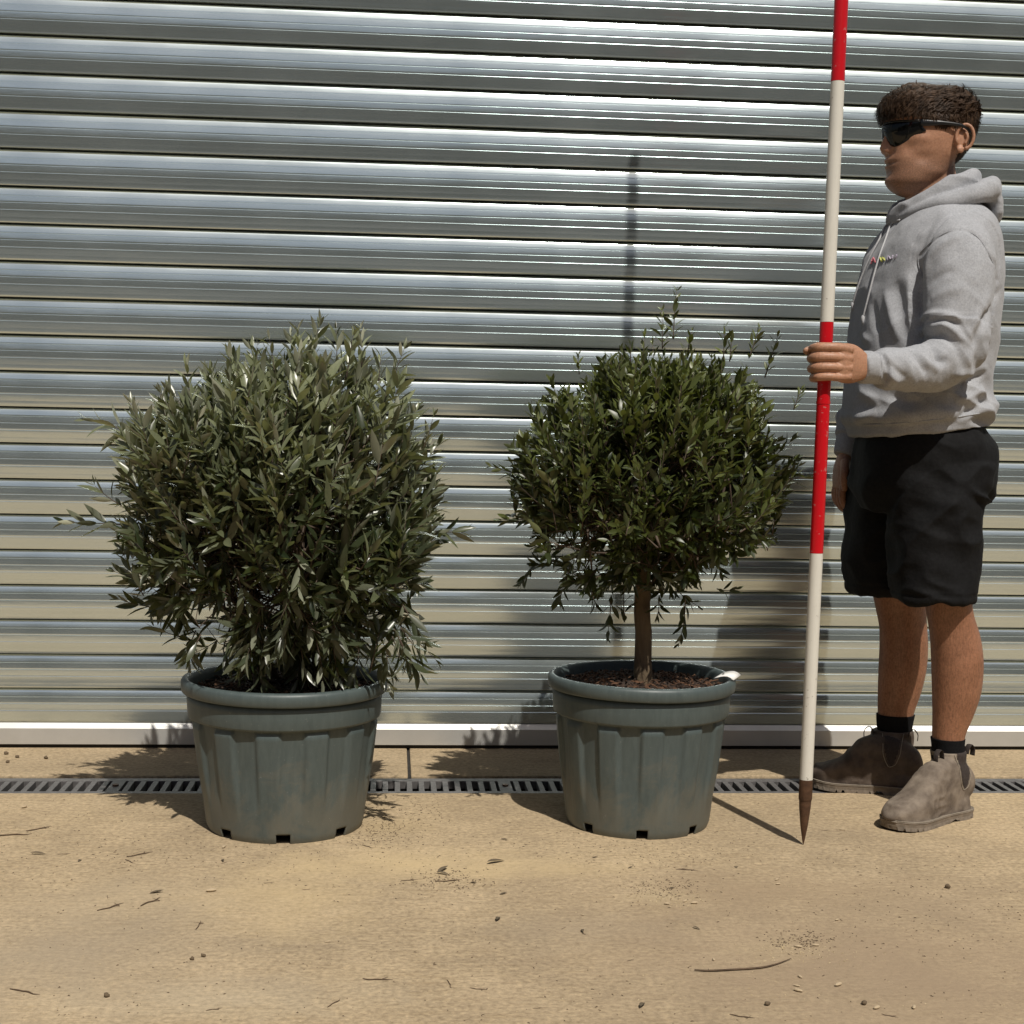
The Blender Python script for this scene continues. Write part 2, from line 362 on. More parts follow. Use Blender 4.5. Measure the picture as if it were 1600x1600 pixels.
M = dict(
    concrete=mat_concrete(), alu=mat_alu(), pot=mat_pot(),
    rail=simple('rail_aluminium', (0.52,0.51,0.48), (0.60,0.59,0.56), 8, 0.5, 0.05, metallic=0.55),
    rubber=simple('black_rubber', (0.012,0.011,0.010), (0.022,0.02,0.018), 30, 0.8),
    grate=simple('grate_steel', (0.085,0.08,0.078), (0.17,0.16,0.155), 40, 0.65, 0.2, metallic=0.3),
    dark=simple('channel_dirt', (0.012,0.010,0.008), (0.03,0.025,0.018), 30, 0.95),
    soil=simple('soil', (0.018,0.010,0.006), (0.055,0.030,0.017), 60, 0.95, 0.8, 90, 0.01),
    chip1=simple('bark_chip', (0.06,0.028,0.014), (0.15,0.075,0.038), 40, 0.9, 0.4),
    chip2=simple('bark_chip_dark', (0.02,0.012,0.008), (0.05,0.028,0.017), 40, 0.9, 0.4),
    bark=simple('olive_bark', (0.085,0.06,0.036), (0.20,0.145,0.085), 22, 0.9, 0.9, 60, 0.008, stretch=(1,1,0.35)),
    twig=simple('olive_twig', (0.055,0.036,0.026), (0.11,0.08,0.055), 40, 0.85, 0.3),
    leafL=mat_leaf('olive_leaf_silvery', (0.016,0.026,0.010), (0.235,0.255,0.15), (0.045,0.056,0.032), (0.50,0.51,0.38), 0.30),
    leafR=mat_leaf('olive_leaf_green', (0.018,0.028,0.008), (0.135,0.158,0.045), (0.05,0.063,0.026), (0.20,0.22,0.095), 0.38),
    white=mat_paint('white_paint', (0.66,0.64,0.57), (0.30,0.27,0.23), 0.4),
    red=mat_paint('red_paint', (0.52,0.006,0.012), (0.45,0.16,0.15), 0.28),
    rust=simple('rusty_steel', (0.055,0.028,0.016), (0.14,0.075,0.042), 60, 0.6, 0.4, metallic=0.4),
    skin=mat_skin(), fleece=mat_fleece(),
    cord=simple('cord', (0.36,0.36,0.37), (0.5,0.5,0.51), 300, 0.9),
    shorts=simple('black_cotton', (0.0035,0.0035,0.0038), (0.008,0.008,0.0085), 120, 0.85, 0.4, 40, 0.005, spec=0.2),
    sock=simple('black_sock', (0.006,0.006,0.007), (0.012,0.012,0.013), 200, 0.95, 0.4, 300, spec=0.1),
    logo=simple('grey_print', (0.30,0.31,0.32), (0.38,0.39,0.40), 100, 0.8, 0),
    hair=simple('brown_hair', (0.020,0.011,0.006), (0.075,0.042,0.022), 60, 0.62, 0.3, 200, spec=0.25),
    lens=simple('black_lens', (0.004,0.004,0.004), (0.006,0.006,0.006), 5, 0.08, 0, spec=0.35),
    frame=simple('black_frame', (0.006,0.006,0.006), (0.012,0.012,0.012), 40, 0.3, 0),
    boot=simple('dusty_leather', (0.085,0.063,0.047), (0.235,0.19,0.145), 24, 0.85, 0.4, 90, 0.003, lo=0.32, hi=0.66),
    boot_shaded=simple('shaded_leather', (0.040,0.027,0.020), (0.115,0.085,0.063), 24, 0.8, 0.4, 90, 0.003, lo=0.35, hi=0.7),  # the boot leather again, darkened to paint in shade on the far boot
    sole=simple('grey_sole', (0.12,0.098,0.075), (0.24,0.195,0.15), 40, 0.9, 0.4, 120, 0.003),
    elastic=simple('elastic', (0.020,0.014,0.012), (0.045,0.033,0.028), 200, 0.9, 0.3),
    stitch=simple('pale_thread', (0.22,0.19,0.15), (0.32,0.28,0.22), 300, 0.9, 0),
    tagw=simple('paper_white', (0.75,0.74,0.70), (0.82,0.81,0.78), 60, 0.6, 0),
    inkd=simple('ink', (0.03,0.03,0.03), (0.05,0.05,0.05), 60, 0.6, 0),
    clad=simple('grey_cladding', (0.22,0.23,0.235), (0.27,0.28,0.285), 3, 0.5, 0.05),
    added_belt=simple('added_foliage', (0.012,0.018,0.007), (0.045,0.06,0.022), 1.8, 0.9, 1.0, 2.5, 0.5),
    added_tarmac_mat=simple('added_tarmac_mat', (0.035,0.034,0.032), (0.065,0.062,0.058), 40, 0.9, 0.5, 200, 0.004),
    dry=simple('dry_twig', (0.055,0.035,0.02), (0.15,0.10,0.06), 60, 0.9, 0.3),
    dryleaf=simple('dry_leaf', (0.06,0.045,0.028), (0.16,0.125,0.075), 60, 0.8, 0.2),
    husk=simple('pale_husk', (0.38,0.29,0.18), (0.52,0.42,0.28), 80, 0.9, 0.2),
    crumb=simple('soil_crumb', (0.05,0.035,0.022), (0.20,0.145,0.085), 25, 0.95, 0.3),
    sand=simple('sand_grain', (0.36,0.27,0.15), (0.58,0.47,0.30), 40, 0.95, 0.2),
    pink=simple('pink_print', (0.62,0.16,0.20), (0.66,0.22,0.24), 60, 0.8, 0),
    lime=simple('lime_print', (0.50,0.52,0.12), (0.55,0.56,0.16), 60, 0.8, 0),
    lilac=simple('lilac_print', (0.38,0.34,0.42), (0.42,0.38,0.46), 60, 0.8, 0),
)

# ------------------------------------------------------------------ ground
DR0, DR1 = 3.655, 3.842                        # drain trench, front and back edge
def slab(name, x0, x1, y0, y1, bev=0.004):
    me = mesh(name, *(lambda b: (b.v, b.f))(MB().box(x0, x1, y0, y1, -0.16, 0)))
    bevel_mesh(me, bev, 2)
    return tag(link(name, me, M['concrete'], smooth=False), kind='structure')
tag(MB().add([(-900,-900,-0.17),(900,-900,-0.17),(900,900,-0.17),(-900,900,-0.17)], [(0,1,2,3)]).build('ground', M['concrete']), kind='structure')
slab('concrete_yard', -45, 45, -0.6, DR0)
tag(MB().box(-45, 45, -45, -0.612, -0.16, -0.004).build('added_tarmac', M['added_tarmac_mat'], smooth=False), kind='structure')  # dark ground added out of view to darken the slat reflections
JX = G(639, 1195).x
slab('concrete_threshold', -45, JX-0.004, DR1, 9.0)
slab('concrete_threshold', JX+0.004, 45, DR1, 9.0)
MB().box(JX-0.02, JX+0.02, DR1+0.001, 8.9, -0.15, -0.006).build('joint_filler', M['dark'], smooth=False)
tag(bpy.data.objects['joint_filler'], kind='structure')
ch = MB()
ch.box(-30, 30, DR0+0.001, DR0+0.018, -0.15, -0.02); ch.box(-30, 30, DR1-0.018, DR1-0.001, -0.15, -0.02)
ch.box(-30, 30, DR0+0.002, DR1-0.002, -0.155, -0.10)
tag(ch.build('drain_channel', M['dark'], smooth=False), kind='structure')

# drain grates, one metre each: a frame and cross bars
BOLTX = G(789, 1224).x
PITCHB = 1.0/32
gy0, gy1 = DR0+0.010, DR1-0.012
bar_me = mesh('bar', *(lambda b: (b.v, b.f))(MB().box(-0.0072, 0.0072, gy0+0.024, gy1-0.030, -0.026, -0.0045)))
bevel_mesh(bar_me, 0.0015, 2)
fb = MB()
fb.box(-0.497, 0.497, gy0, gy0+0.025, -0.026, -0.004); fb.box(-0.497, 0.497, gy1-0.031, gy1, -0.026, -0.004)
fr_me = mesh('frame', fb.v, fb.f); bevel_mesh(fr_me, 0.002, 2)
cb = MB().box(-0.0165, 0.0165, gy0+0.024, gy1-0.030, -0.026, -0.0042)
cv, cf = tube([(0,(gy0+gy1)/2-0.003,-0.02),(0,(gy0+gy1)/2-0.003,0.0005)], [0.008,0.008], (0,1,0), 10, 1)
bolt_me = mesh('bolt', cv, cf); ctr_me = mesh('centre_bar', cb.v, cb.f)
for k in range(-2, 4):
    x0 = BOLTX + k*1.0
    side = {-2:'far along the door past the left bush', -1:'partly under the shadow of the bushy olive', 0:'between the two grey pots', 1:'behind the boots and the ranging pole', 2:'just beyond the standing person', 3:'furthest along the door beyond the person'}[k]
    root = empty('drain_grate', (x0, (gy0+gy1)/2, -0.026), 'slotted grey steel drain grate section ' + side, 'drain grate', 'drain grates along the door')
    off = Vector((x0, 0, 0))
    def put(name, me, dx, mat):
        o = link(name, me, mat, None, False); o.parent = root
        o.location = (dx, -(gy0+gy1)/2, 0.026)
    put('frame', fr_me, 0, M['grate'])
    put('centre_bar', ctr_me, 0, M['grate']); put('bolt', bolt_me, 0, M['rust'])
    for i in range(-15, 16):
        if i == 0: continue
        put('bar', bar_me, (i + (0.5 if i < 0 else -0.5))*PITCHB + (-0.5 if i < 0 else 0.5)*PITCHB, M['grate'])

# ------------------------------------------------------------------ roller door
DX0, DX1 = -3.4, 4.6
def slat_profile():
    us = np.linspace(0, 1, 81)                # 0 top, 1 bottom
    tilt = np.interp(us, [0,0.02,0.045,0.075,0.115,0.245,0.265,0.445,0.465,0.645,0.665,0.93,1.0], [60,44,29,19.5,14.5,11.5,11,8,5.5,2.5,-1,-6,-16])
    h = S*0.965
    d = np.zeros(81)
    for i in range(1, 81):
        d[i] = d[i-1] + math.tan(math.radians((tilt[i]+tilt[i-1])/2))*h/80
    pts = [(S*0.0175 + h*(1-u), dd) for u, dd in zip(us, d)]        # z, outward depth
    groove = [0.255, 0.455, 0.655]
    uu = sorted(set(list(us) + [g+e for g in groove for e in (-0.013, -0.001, 0.0)]))
    out = []
    for u in uu:
        e = 0.0
        for g in groove:
            if g-0.013 < u < g: e += 0.0010*(u-(g-0.013))/0.013
            elif g <= u < g+0.19: e += 0.0010*(1-(u-g)/0.19)
            if g-0.045 < u <= g-0.013: e -= 0.0003*(u-(g-0.045))/0.032
            elif g-0.013 < u < g: e -= 0.0003*(1-(u-(g-0.013))/0.013)
        out.append((S*0.0175 + h*(1-u), np.interp(u, us, d)+e, u))
    prof = [(S*1.03, -0.012)] + [(z, dd) for z, dd, u in out] + [(S*0.012, out[-1][1]-0.0030), (S*0.006, -0.012)]
    return prof
prof = slat_profile()
dmax = max(p[1] for p in prof)
RAILTOP = 39.5/53.7*S
v = []; xs = np.linspace(DX0, DX1, 3)
for x in xs:
    for z, dd in prof: v.append((x, -dd, z))
n = len(prof); f = []
for i in range(len(xs)-1):
    for j in range(n-1): f.append((i*n+j, i*n+j+1, (i+1)*n+j+1, (i+1)*n+j))
slat_me = mesh('slat', v, f)
bm = bmesh.new(); bm.from_mesh(slat_me); bmesh.ops.recalc_face_normals(bm, faces=bm.faces[:])
if sum(q.normal.y*q.calc_area() for q in bm.faces) > 0: bmesh.ops.reverse_faces(bm, faces=bm.faces[:])
for e in bm.edges: e.smooth = not (len(e.link_faces) == 2 and e.calc_face_angle(0) > math.radians(14))
bm.to_mesh(slat_me); bm.free()
NSLAT = 36
door = empty('roller_door', (0.6, DOOR_Y, 0), 'tall ribbed aluminium roller shutter door behind the potted olives', 'roller door')
def dput(name, me, mat, loc, smooth=True):
    o = link(name, me, mat, None, smooth); o.parent = door
    o.location = Vector(loc) - door.location; return o
for i in range(NSLAT):
    o = dput('slat', slat_me, M['alu'], (0, DOOR_Y+0.008+random.uniform(-0.0008,0.0008), RAILTOP + i*S))
    o.rotation_euler = (math.radians(random.uniform(-0.7, 0.7)), 0, 0)
rl = MB()
rp = [(RAILTOP+0.002, 0.02), (RAILTOP, -0.002), (RAILTOP-0.0015, -0.004), (RAILTOP-0.0135, -0.0135), (RAILTOP-0.0150, -0.0145), (0.012, -0.0155), (0.011, -0.013), (0.011, 0.02)]
vv = []
for x in (DX0, DX1): vv += [(x, DOOR_Y+b, a) for a, b in rp]
rl.add(vv, [(j, j+1, j+1+len(rp), j+len(rp)) for j in range(len(rp)-1)])
me = mesh('bottom_rail', rl.v, rl.f); bm = bmesh.new(); bm.from_mesh(me); bmesh.ops.recalc_face_normals(bm, faces=bm.faces[:])
if sum(q.normal.y*q.calc_area() for q in bm.faces) > 0: bmesh.ops.reverse_faces(bm, faces=bm.faces[:])
bm.to_mesh(me); bm.free()
dput('bottom_rail', me, M['rail'], (0,0,0), False)
dput('rubber_seal', mesh('seal', *(lambda b: (b.v, b.f))(MB().box(DX0, DX1, DOOR_Y-0.006, DOOR_Y+0.018, 0.0005, 0.0108))), M['rubber'], (0,0,0), False)
for sx in (DX0-0.05, DX1-0.03):
    g = MB().box(sx, sx+0.08, DOOR_Y-0.045, DOOR_Y-0.030, 0.0, 3.75).box(sx+(0.0 if sx < 0 else 0.07), sx+(0.01 if sx < 0 else 0.08), DOOR_Y-0.030, DOOR_Y+0.05, 0.0, 3.75)
    dput('guide_rail', mesh('guide_rail', g.v, g.f), M['rail'], (0,0,0), False)
# the shed wall round the opening: ribbed cladding
bld = empty('warehouse_building', (0.6, DOOR_Y+0.2, 0), 'grey ribbed metal shed around the roller shutter door', 'building')
def cladding(name, x0, x1, z0, z1):
    V = []; F = []; per = 0.25; x = x0; pr = []
    while x < x1:
        for dx, d in ((0,0),(0.10,0),(0.13,-0.035),(0.20,-0.035),(0.23,0)):
            if x+dx <= x1: pr.append((x+dx, d))
        x += per
    for z in (z0, z1): V += [(a, DOOR_Y+0.06+b, z) for a, b in pr]
    k = len(pr); F = [(j, j+1, j+1+k, j+k) for j in range(k-1)]
    o = link(name, mesh(name, V, F), M['clad'], None, False); o.parent = bld; o.location = -Vector(bld.location)
cladding('wall_panel', -9, DX0-0.03, 0.0, 5.2); cladding('wall_panel', DX1+0.03, 10, 0.0, 5.2); cladding('wall_panel', DX0-0.03, DX1+0.03, 3.7, 5.2)
rb = MB().box(-9.1, 10.1, DOOR_Y-0.05, DOOR_Y+6, 5.2, 5.32)
o = rb.build('roof', M['clad'], None, False); o.parent = bld; o.location = -Vector(bld.location)

# unseen belt of trees added behind the camera, shaped to darken the slat reflections
V = []; nx, nz = 150, 22
for i in range(nz):
    for j in range(nx):
        x = -50 + 100*j/(nx-1); t = i/(nz-1)
        hgt = 8.0 + 1.8*vnoise(np.array([[x*0.25, 0, 1]]))[0] + 4.5*float(sstep(-1, 9, x))
        y = -17 + 2.6*math.sin(t*math.pi*0.5)*-1 + 1.4*vnoise(np.array([[x*0.5, t*5, 7]]))[0]
        V.append((x, y, -0.1 + t*hgt + 0.5*vnoise(np.array([[x*1.1, t*4, 3]]))[0]*t))
F = [(i*nx+j, i*nx+j+1, (i+1)*nx+j+1, (i+1)*nx+j) for i in range(nz-1) for j in range(nx-1)]
tag(link('added_trees', mesh('added_trees', V, F), M['added_belt']), 'unseen dark belt of trees added for the door reflections', 'trees', kind='stuff')

# ------------------------------------------------------------------ pots
def make_pot(cx_px, front_px, r_bot, r_rim, rim_py, phase, notch_phase, label):
    base = G(front_px[0], front_px[1]); cy = base.y + r_bot; cx = W(cx_px, front_px[1]-25, cy).x
    H = W(cx_px, rim_py, cy).z
    root = empty('plant_pot', (cx, cy, 0), label, 'plant pot', 'grey plastic nursery pots')
    NT = 288; NF = 12
    r_band0 = r_rim*0.945                      # band below the lip
    zb = H*0.745                               # lower edge of the band
    zs = [0, 0.002, 0.006, 0.012, 0.018, 0.022, 0.026, 0.04] + list(np.linspace(0.06, zb-0.03, 16)) + [zb-0.022, zb-0.015, zb-0.009, zb-0.004, zb-0.001, zb, zb+0.0015, zb+0.006, zb+0.03, H-0.05, H-0.034]
    th = np.arange(NT)*2*math.pi/NT
    rows = []
    for z in zs:
        if z < zb:
            r0 = r_bot + (r_band0*0.955 - r_bot)*(z/zb)**0.92
            amp = float(sstep(0.03, 0.16, np.array([z])[0]))
            prof_ = np.cos(NF*(th+phase))
            flat = np.clip(prof_*4.5, -1, 1)
            top_close = float(sstep(zb-0.016, zb-0.002, np.array([z])[0]))
            r = r0 + (0.0042*flat)*amp - top_close*0.006*(flat > -0.2) - 0.002
            # raised panels stop a little short of the band
        elif z <= zb+0.002: r = np.full(NT, r_band0*0.965 + 0.006*(z-zb)/0.002)
        else: r = np.full(NT, r_band0*0.965 + 0.006 + (r_band0*0.035-0.004)*(z-zb)/(H-zb))
        if z < 0.012: r = r - 0.003*(1-z/0.012)
        rows.append(np.stack([r*np.cos(th), r*np.sin(th), np.full(NT, z)], 1))
    V = np.concatenate(rows); F = []
    nr = len(rows); notch_w = math.radians(5.2)
    for i in range(nr-1):
        for j in range(NT):
            if zs[i] < 0.021:
                a = (th[j] + notch_phase) % (2*math.pi/8)
                if a < 2*notch_w*0.9: continue
            F.append((i*NT+j, i*NT+(j+1) % NT, (i+1)*NT+(j+1) % NT, (i+1)*NT+j))
    me = mesh('wall', V, F)
    sm = me; o = link('wall', me, M['pot'], None); o.parent = root
    s = o.modifiers.new('s', 'SOLIDIFY'); s.thickness = 0.004; s.offset = -1
    # lip
    lp = [(r_rim*0.90, H-0.055), (r_rim*0.915, H-0.012), (r_rim*0.93, H-0.003), (r_rim*0.955, H), (r_rim*0.985, H-0.0025), (r_rim*0.998, H-0.008), (r_rim*1.0, H-0.016), (r_rim*0.997, H-0.029), (r_rim*0.985, H-0.032), (r_rim*0.972, H-0.031), (r_rim*0.955, H-0.028), (r_rim*0.935, H-0.036)]
    NL = 128; V = []; 
    for a, z in lp:
        for j in range(NL):
            t = 2*math.pi*j/NL; V.append((a*math.cos(t), a*math.sin(t), z + 0.0012*math.sin(2*t+phase*9)))
    o = link('rim', mesh('rim', V, grid_faces(len(lp), NL, False)), M['pot'], None); o.parent = root
    # inner floor so that the notches look into the dark
    V, F = tube([(0,0,0.024),(0,0,0.03)], [r_bot*0.95]*2, (0,1,0), 64, 1)
    o = link('base', mesh('base', V, F), M['pot'], None, False); o.parent = root
    # soil with bark mulch
    zsol = H-0.032; V = [(0,0,zsol+0.012)]; F = []; R_ = r_rim*0.905; rings = 14; seg = 72
    for i in range(1, rings+1):
        for j in range(seg):
            t = 2*math.pi*j/seg; r = R_*i/rings
            V.append((r*math.cos(t), r*math.sin(t), zsol + 0.012*(1-(i/rings)**2) + 0.007*float(vnoise(np.array([[r*math.cos(t)*40, r*math.sin(t)*40, cx]]))[0])))
    F += [(0, 1+j, 1+(j+1) % seg) for j in range(seg)]
    for i in range(rings-1):
        for j in range(seg):
            a = 1+i*seg+j; b = 1+i*seg+(j+1) % seg; F.append((a, a+seg, b+seg, b))
    so = link('soil', mesh('soil', V, F), M['soil'], None); so.parent = root
    mb = MB(); mi = []
    for k in range(900):
        r = R_*0.97*math.sqrt(random.random()); t = random.random()*6.283
        L, wd, hh = random.uniform(0.006,0.026), random.uniform(0.002,0.006), random.uniform(0.001,0.003)
        q = Matrix.Translation((r*math.cos(t), r*math.sin(t), zsol + 0.012*(1-(r/R_)**2)+random.uniform(0.002,0.010))) @ Matrix.Rotation(random.random()*6.28, 4, 'Z') @ Matrix.Rotation(random.uniform(-0.6,0.6), 4, 'Y') @ Matrix.Rotation(random.uniform(-0.6,0.6), 4, 'X')
        pts = [q @ Vector((sx*L/2*(0.7 if sz > 0 else 1), sy*wd/2, sz*hh/2)) for sz in (-1,1) for sx, sy in ((-1,-1),(1,-0.7),(0.9,1),(-1,0.8))]
        mb.add(pts, [(0,3,2,1),(4,5,6,7),(0,1,5,4),(1,2,6,5),(2,3,7,6),(3,0,4,7)]); mi += [0 if random.random() < 0.5 else 1]*6
    me = mesh('mulch', mb.v, mb.f)
    o = link('mulch', me, [M['chip1'], M['chip2']], None, False); me.polygons.foreach_set('material_index', mi)
    o.parent = so; o['kind'] = 'stuff'
    return root, Vector((cx, cy, 0)), H
potL, cL, HL = make_pot(446, (450,1320), 0.181, 0.2345, 1056, 0.11, math.radians(47.5), 'large grey plastic pot under the wide bushy olive, shaded by leaves')
potR, cR, HR = make_pot(995, (1005,1313), 0.171, 0.2200, 1052, 0.02, math.radians(56), 'mud stained grey plastic pot holding the olive with a bare trunk')
# white plant label on the rim of the right pot
lp = W(1134, 1061, cR.y-0.02)
lb = MB(); d = Vector((math.cos(math.radians(-20)), math.sin(math.radians(-20)), 0)); tdir = Vector((-d.y, d.x, 0))
c0 = Vector((cR.x, cR.y, HR)) + d*0.196
pts = []
for k in range(7):
    t = k/6; q = c0 + d*(-0.016+0.046*t) + Vector((0,0,0.005+0.007*math.sin(t*2.6)-0.010*max(0,t-0.75)*2))
    pts += [q - tdir*0.019 - d*0.008 - Vector((0,0,0.003)), q + tdir*0.019 + d*0.004 + Vector((0,0,0.004))]
lb.add(pts, [(2*k, 2*k+2, 2*k+3, 2*k+1) for k in range(6)])
o = link('plant_label', mesh('plant_label', lb.v, lb.f), M['tagw']); o.parent = potR; o.location = -Vector(potR.location)
sm = o.modifiers.new('s', 'SOLIDIFY'); sm.thickness = 0.0012
o['label'] = 'white paper label stuck over the pot rim'
ib = MB(); q = c0 + Vector((0,0,0.0125)) - d*0.006
ib.add([q-tdir*0.009, q-tdir*0.009+d*0.004, q+tdir*0.002+d*0.004, q+tdir*0.002], [(0,1,2,3)])
bar = link('printed_bar', mesh('printed_bar', ib.v, ib.f), M['inkd']); bar.parent = o

# ------------------------------------------------------------------ olives
LEAF_T = [0, 0.12, 0.32, 0.56, 0.8, 1.0]; LEAF_W = [0.06, 0.55, 0.95, 0.97, 0.58, 0.0]
def leaf_template(bend, fold, aspect):
    v = []; f = []
    for t, w in zip(LEAF_T, LEAF_W):
        z = -bend*t*t
        for s in (-1, 0, 1):
            v.append((t, s*w*aspect*0.5, z + (fold*w*aspect if s else 0)))
    for i in range(len(LEAF_T)-1):
        for j in (0, 1):
            a = i*3+j; f.append((a, a+3, a+4, a+1))
    return np.array(v), f
def grow(name, label, centre, sil, px0, Yc, ry, nshoot, leafL, aspect, mat, stems, seed, top_sprigs, bare=None, nleaf=(10,18), upbias=0.55, hang=(), shade_tint=(0.3,0.4), thin=0.0):
    rng = np.random.default_rng(seed)
    c0 = np.array(centre)
    root = empty(name, tuple(c0*0 + np.array((stems[0][0][0], stems[0][0][1], stems[0][0][2]))), label, 'tree')
    ctr = np.array(W(px0[0], px0[1], Yc))
    ang = np.radians(np.array([a for a, _ in sil] + [sil[0][0]+360])); rad = np.array([r for _, r in sil] + [sil[0][1]])*0.001525
    def R(al): return np.interp(al % (2*math.pi), ang, rad)
    temps = [leaf_template(b, fo, aspect) for b, fo in ((0.05,0.12),(0.16,0.2),(-0.06,0.16),(0.28,0.1))]
    leaves = []       # (pos, dir, normal, length, tint, template)
    twigs = MB()
    def shoot(p0, d, L, nl, ls, tint):
        d = d/np.linalg.norm(d)
        side = np.cross(d, rng.normal(size=3)); side /= np.linalg.norm(side)
        bendv = np.array((0,0,rng.uniform(0.05,0.35))) + rng.normal(size=3)*0.12
        P = []; nn = max(nl//2, 2)
        for k in range(nn+1):
            t = k/nn; P.append(p0 + d*L*t + bendv*L*t*t*0.6)
        V, F = tube(P, [0.0016*(1-0.7*k/nn) for k in range(nn+1)], (0.3,0.5,0.8), 4, 1); twigs.add(V, F)
        for k in range(nn+1):
            ax = P[min(k+1,nn)] - P[max(k-1,0)]; ax /= np.linalg.norm(ax)
            q = math.pi/2*k + rng.normal()*0.25
            s2 = side*math.cos(q) + np.cross(ax, side)*math.sin(q)
            s2 -= ax*(s2@ax); s2 /= np.linalg.norm(s2)
            t = k/nn; sz = ls*(0.62+0.55*math.sin(math.pi*min(t*0.9+0.12,1)))*rng.uniform(0.72,1.2)
            opts = ((1,),) if False else (1,-1)
            for sg in opts:
                if rng.random() < 0.06: continue
                opn = math.radians(rng.uniform(24, 58) - 14*t)
                ld = ax*math.cos(opn) + s2*sg*math.sin(opn); ld[2] -= 0.05; ld /= np.linalg.norm(ld)
                nrm = ax - ld*(ax@ld) + rng.normal(size=3)*0.30
                nrm[2] += 0.12
                nrm -= ld*(nrm@ld); nrm /= np.linalg.norm(nrm)
                leaves.append((P[k]+ld*0.003, ld, nrm, sz, min(max(tint+rng.normal()*0.18,0),1), rng.integers(4)))
            if k == nn:
                leaves.append((P[k], ax, s2, sz*0.75, min(tint+0.2,1), rng.integers(4)))
    for s in range(nshoot):
        al = rng.uniform(0, 2*math.pi); sb = rng.uniform(-1, 1); cb = math.sqrt(1-sb*sb)
        rho = 0.95*(rng.random()**0.27)
        base_ = np.array((math.cos(al)*cb*R(al), sb*ry*(0.55+0.45*R(al)/rad.mean()), math.sin(al)*cb*R(al)))
        base_ = base_*(1+0.13*vnoise(np.array([[math.cos(al)*cb*2.3+seed, sb*2.3, math.sin(al)*cb*2.3]]))[0])
        p = ctr + base_*rho
        if p[2]-ctr[2] < -0.3*rad.mean() and rng.random() < thin: continue
        lump = vnoise(p[None]*9.0 + seed)[0]
        if lump < -0.35 and rng.random() < 0.75: continue
        if bare is not None:
            b = 0
            for (bx, by, br) in bare:
                w0 = np.array(W(bx, by, Yc)); dd = math.hypot(p[0]-w0[0], p[2]-w0[2])
                if dd < br*0.001525: b = 1
            if b and rng.random() < 0.72 : continue
        out = base_/ (np.linalg.norm(base_)+1e-9)
        d = out*rng.uniform(0.5,1.0) + np.array((0,0,upbias)) + rng.normal(size=3)*0.30
        if out[2] < -0.35: d[2] -= upbias*rng.uniform(0.5, 1.4)
        d /= np.linalg.norm(d)
        L = rng.uniform(0.06,0.125); nl = rng.integers(*nleaf)
        hgt = (p[2]-ctr[2])/rad.mean()
        shoot(p - d*L*0.8, d, L, nl, leafL*rng.uniform(0.8,1.12), float(np.clip(shade_tint[0] + shade_tint[1]*hgt*rho + rng.normal()*0.13, 0.0, 0.95)))  # paints the crown's shade into leaf colour: darker low, paler new leaves on top
        # the bough that carries it
        if s % 4 == 0:
            st = stems[rng.integers(len(stems))]; e = np.array(st[-1]); e2 = np.array(st[-2])
            o_ = e2 + (e-e2)*rng.random()
            mid = o_*0.45 + p*0.55 + np.array((0,0,-0.03)) + rng.normal(size=3)*0.025
            V, F = tube([o_, o_*0.75+mid*0.25+rng.normal(size=3)*0.01, mid, p-d*L*0.8], [0.0045,0.0036,0.0026,0.0014], (0.3,0.5,0.8), 5, 3); twigs.add(V, F)
    if bare is not None:                      # bare twigs where the bush has thinned out
        for (bx, by, br) in bare:
            for _ in range(22):
                q = np.array(W(bx+rng.normal()*br*0.6, by+rng.normal()*br*0.6, Yc+rng.uniform(-0.22,0.15)))
                st = stems[rng.integers(len(stems))]; o_ = np.array(st[1])*0.5+np.array(st[2])*0.5 + rng.normal(size=3)*0.02
                mid = o_*0.5+q*0.5+rng.normal(size=3)*0.03; e_ = q+np.array((rng.normal()*0.04, rng.normal()*0.03, rng.uniform(0.02,0.09)))
                V, F = tube([o_, mid, q, e_], [0.0022,0.0017,0.0012,0.0006], (0.3,0.5,0.8), 4, 3); twigs.add(V, F)
    for (px, py, hpx, lean, Yo) in top_sprigs:
        p = np.array(W(px, py, Yc+Yo)); L = hpx*0.001525
        shoot(p, np.array((lean, rng.normal()*0.1, 1.0)), L, max(int(L/0.0062),8), leafL*0.74, rng.uniform(0.5,0.95))
    for (px, py, qx, qy, Yo) in hang:
        p = np.array(W(px, py, Yc+Yo)); q = np.array(W(qx, qy, Yc+Yo)); L = np.linalg.norm(q-p)
        shoot(p, q-p, L, max(int(L/0.010),6), leafL*0.9, float(np.clip(0.75-(py-640)/400, 0.1, 0.9)))  # hanging leaves get the same painted shade, darker the lower they start
    # stems
    for k, st in enumerate(stems):
        rr = st_rad[name][k]
        V, F = tube(st, rr, (0.2,0.9,0.1), 14, 5)
        V = np.array(V); V += (vnoise(V*70)*0.0022)[:,None]*np.array((1,0.6,0)) + (vnoise(V*18+5)*0.003)[:,None]*np.array((1,0.4,0))
        o = link('trunk', mesh('trunk', V, F), M['bark'], None); o.parent = root; o.location = -Vector(root.location)
    o = link('branches', mesh('branches', twigs.v, twigs.f), M['twig'], None); o.parent = root; o.location = -Vector(root.location)
    # leaves: the 300 that show largest are parts of their own, the rest one mesh
    P = np.array([l[0] for l in leaves]); D = np.array([l[1] for l in leaves]); Nn = np.array([l[2] for l in leaves])
    Ls = np.array([l[3] for l in leaves]); T = np.array([l[4] for l in leaves]); K = np.array([l[5] for l in leaves])
    Sd = np.cross(Nn, D)
    mid = P + D*Ls[:,None]*0.5
    view = mid - np.array(CAMP); dist = np.linalg.norm(view, axis=1); view /= dist[:,None]
    face = np.abs((Nn*view).sum(1)); dirperp = np.linalg.norm(D - view*(D*view).sum(1)[:,None], axis=1)
    outer = (mid[:,1] - ctr[1])/ry
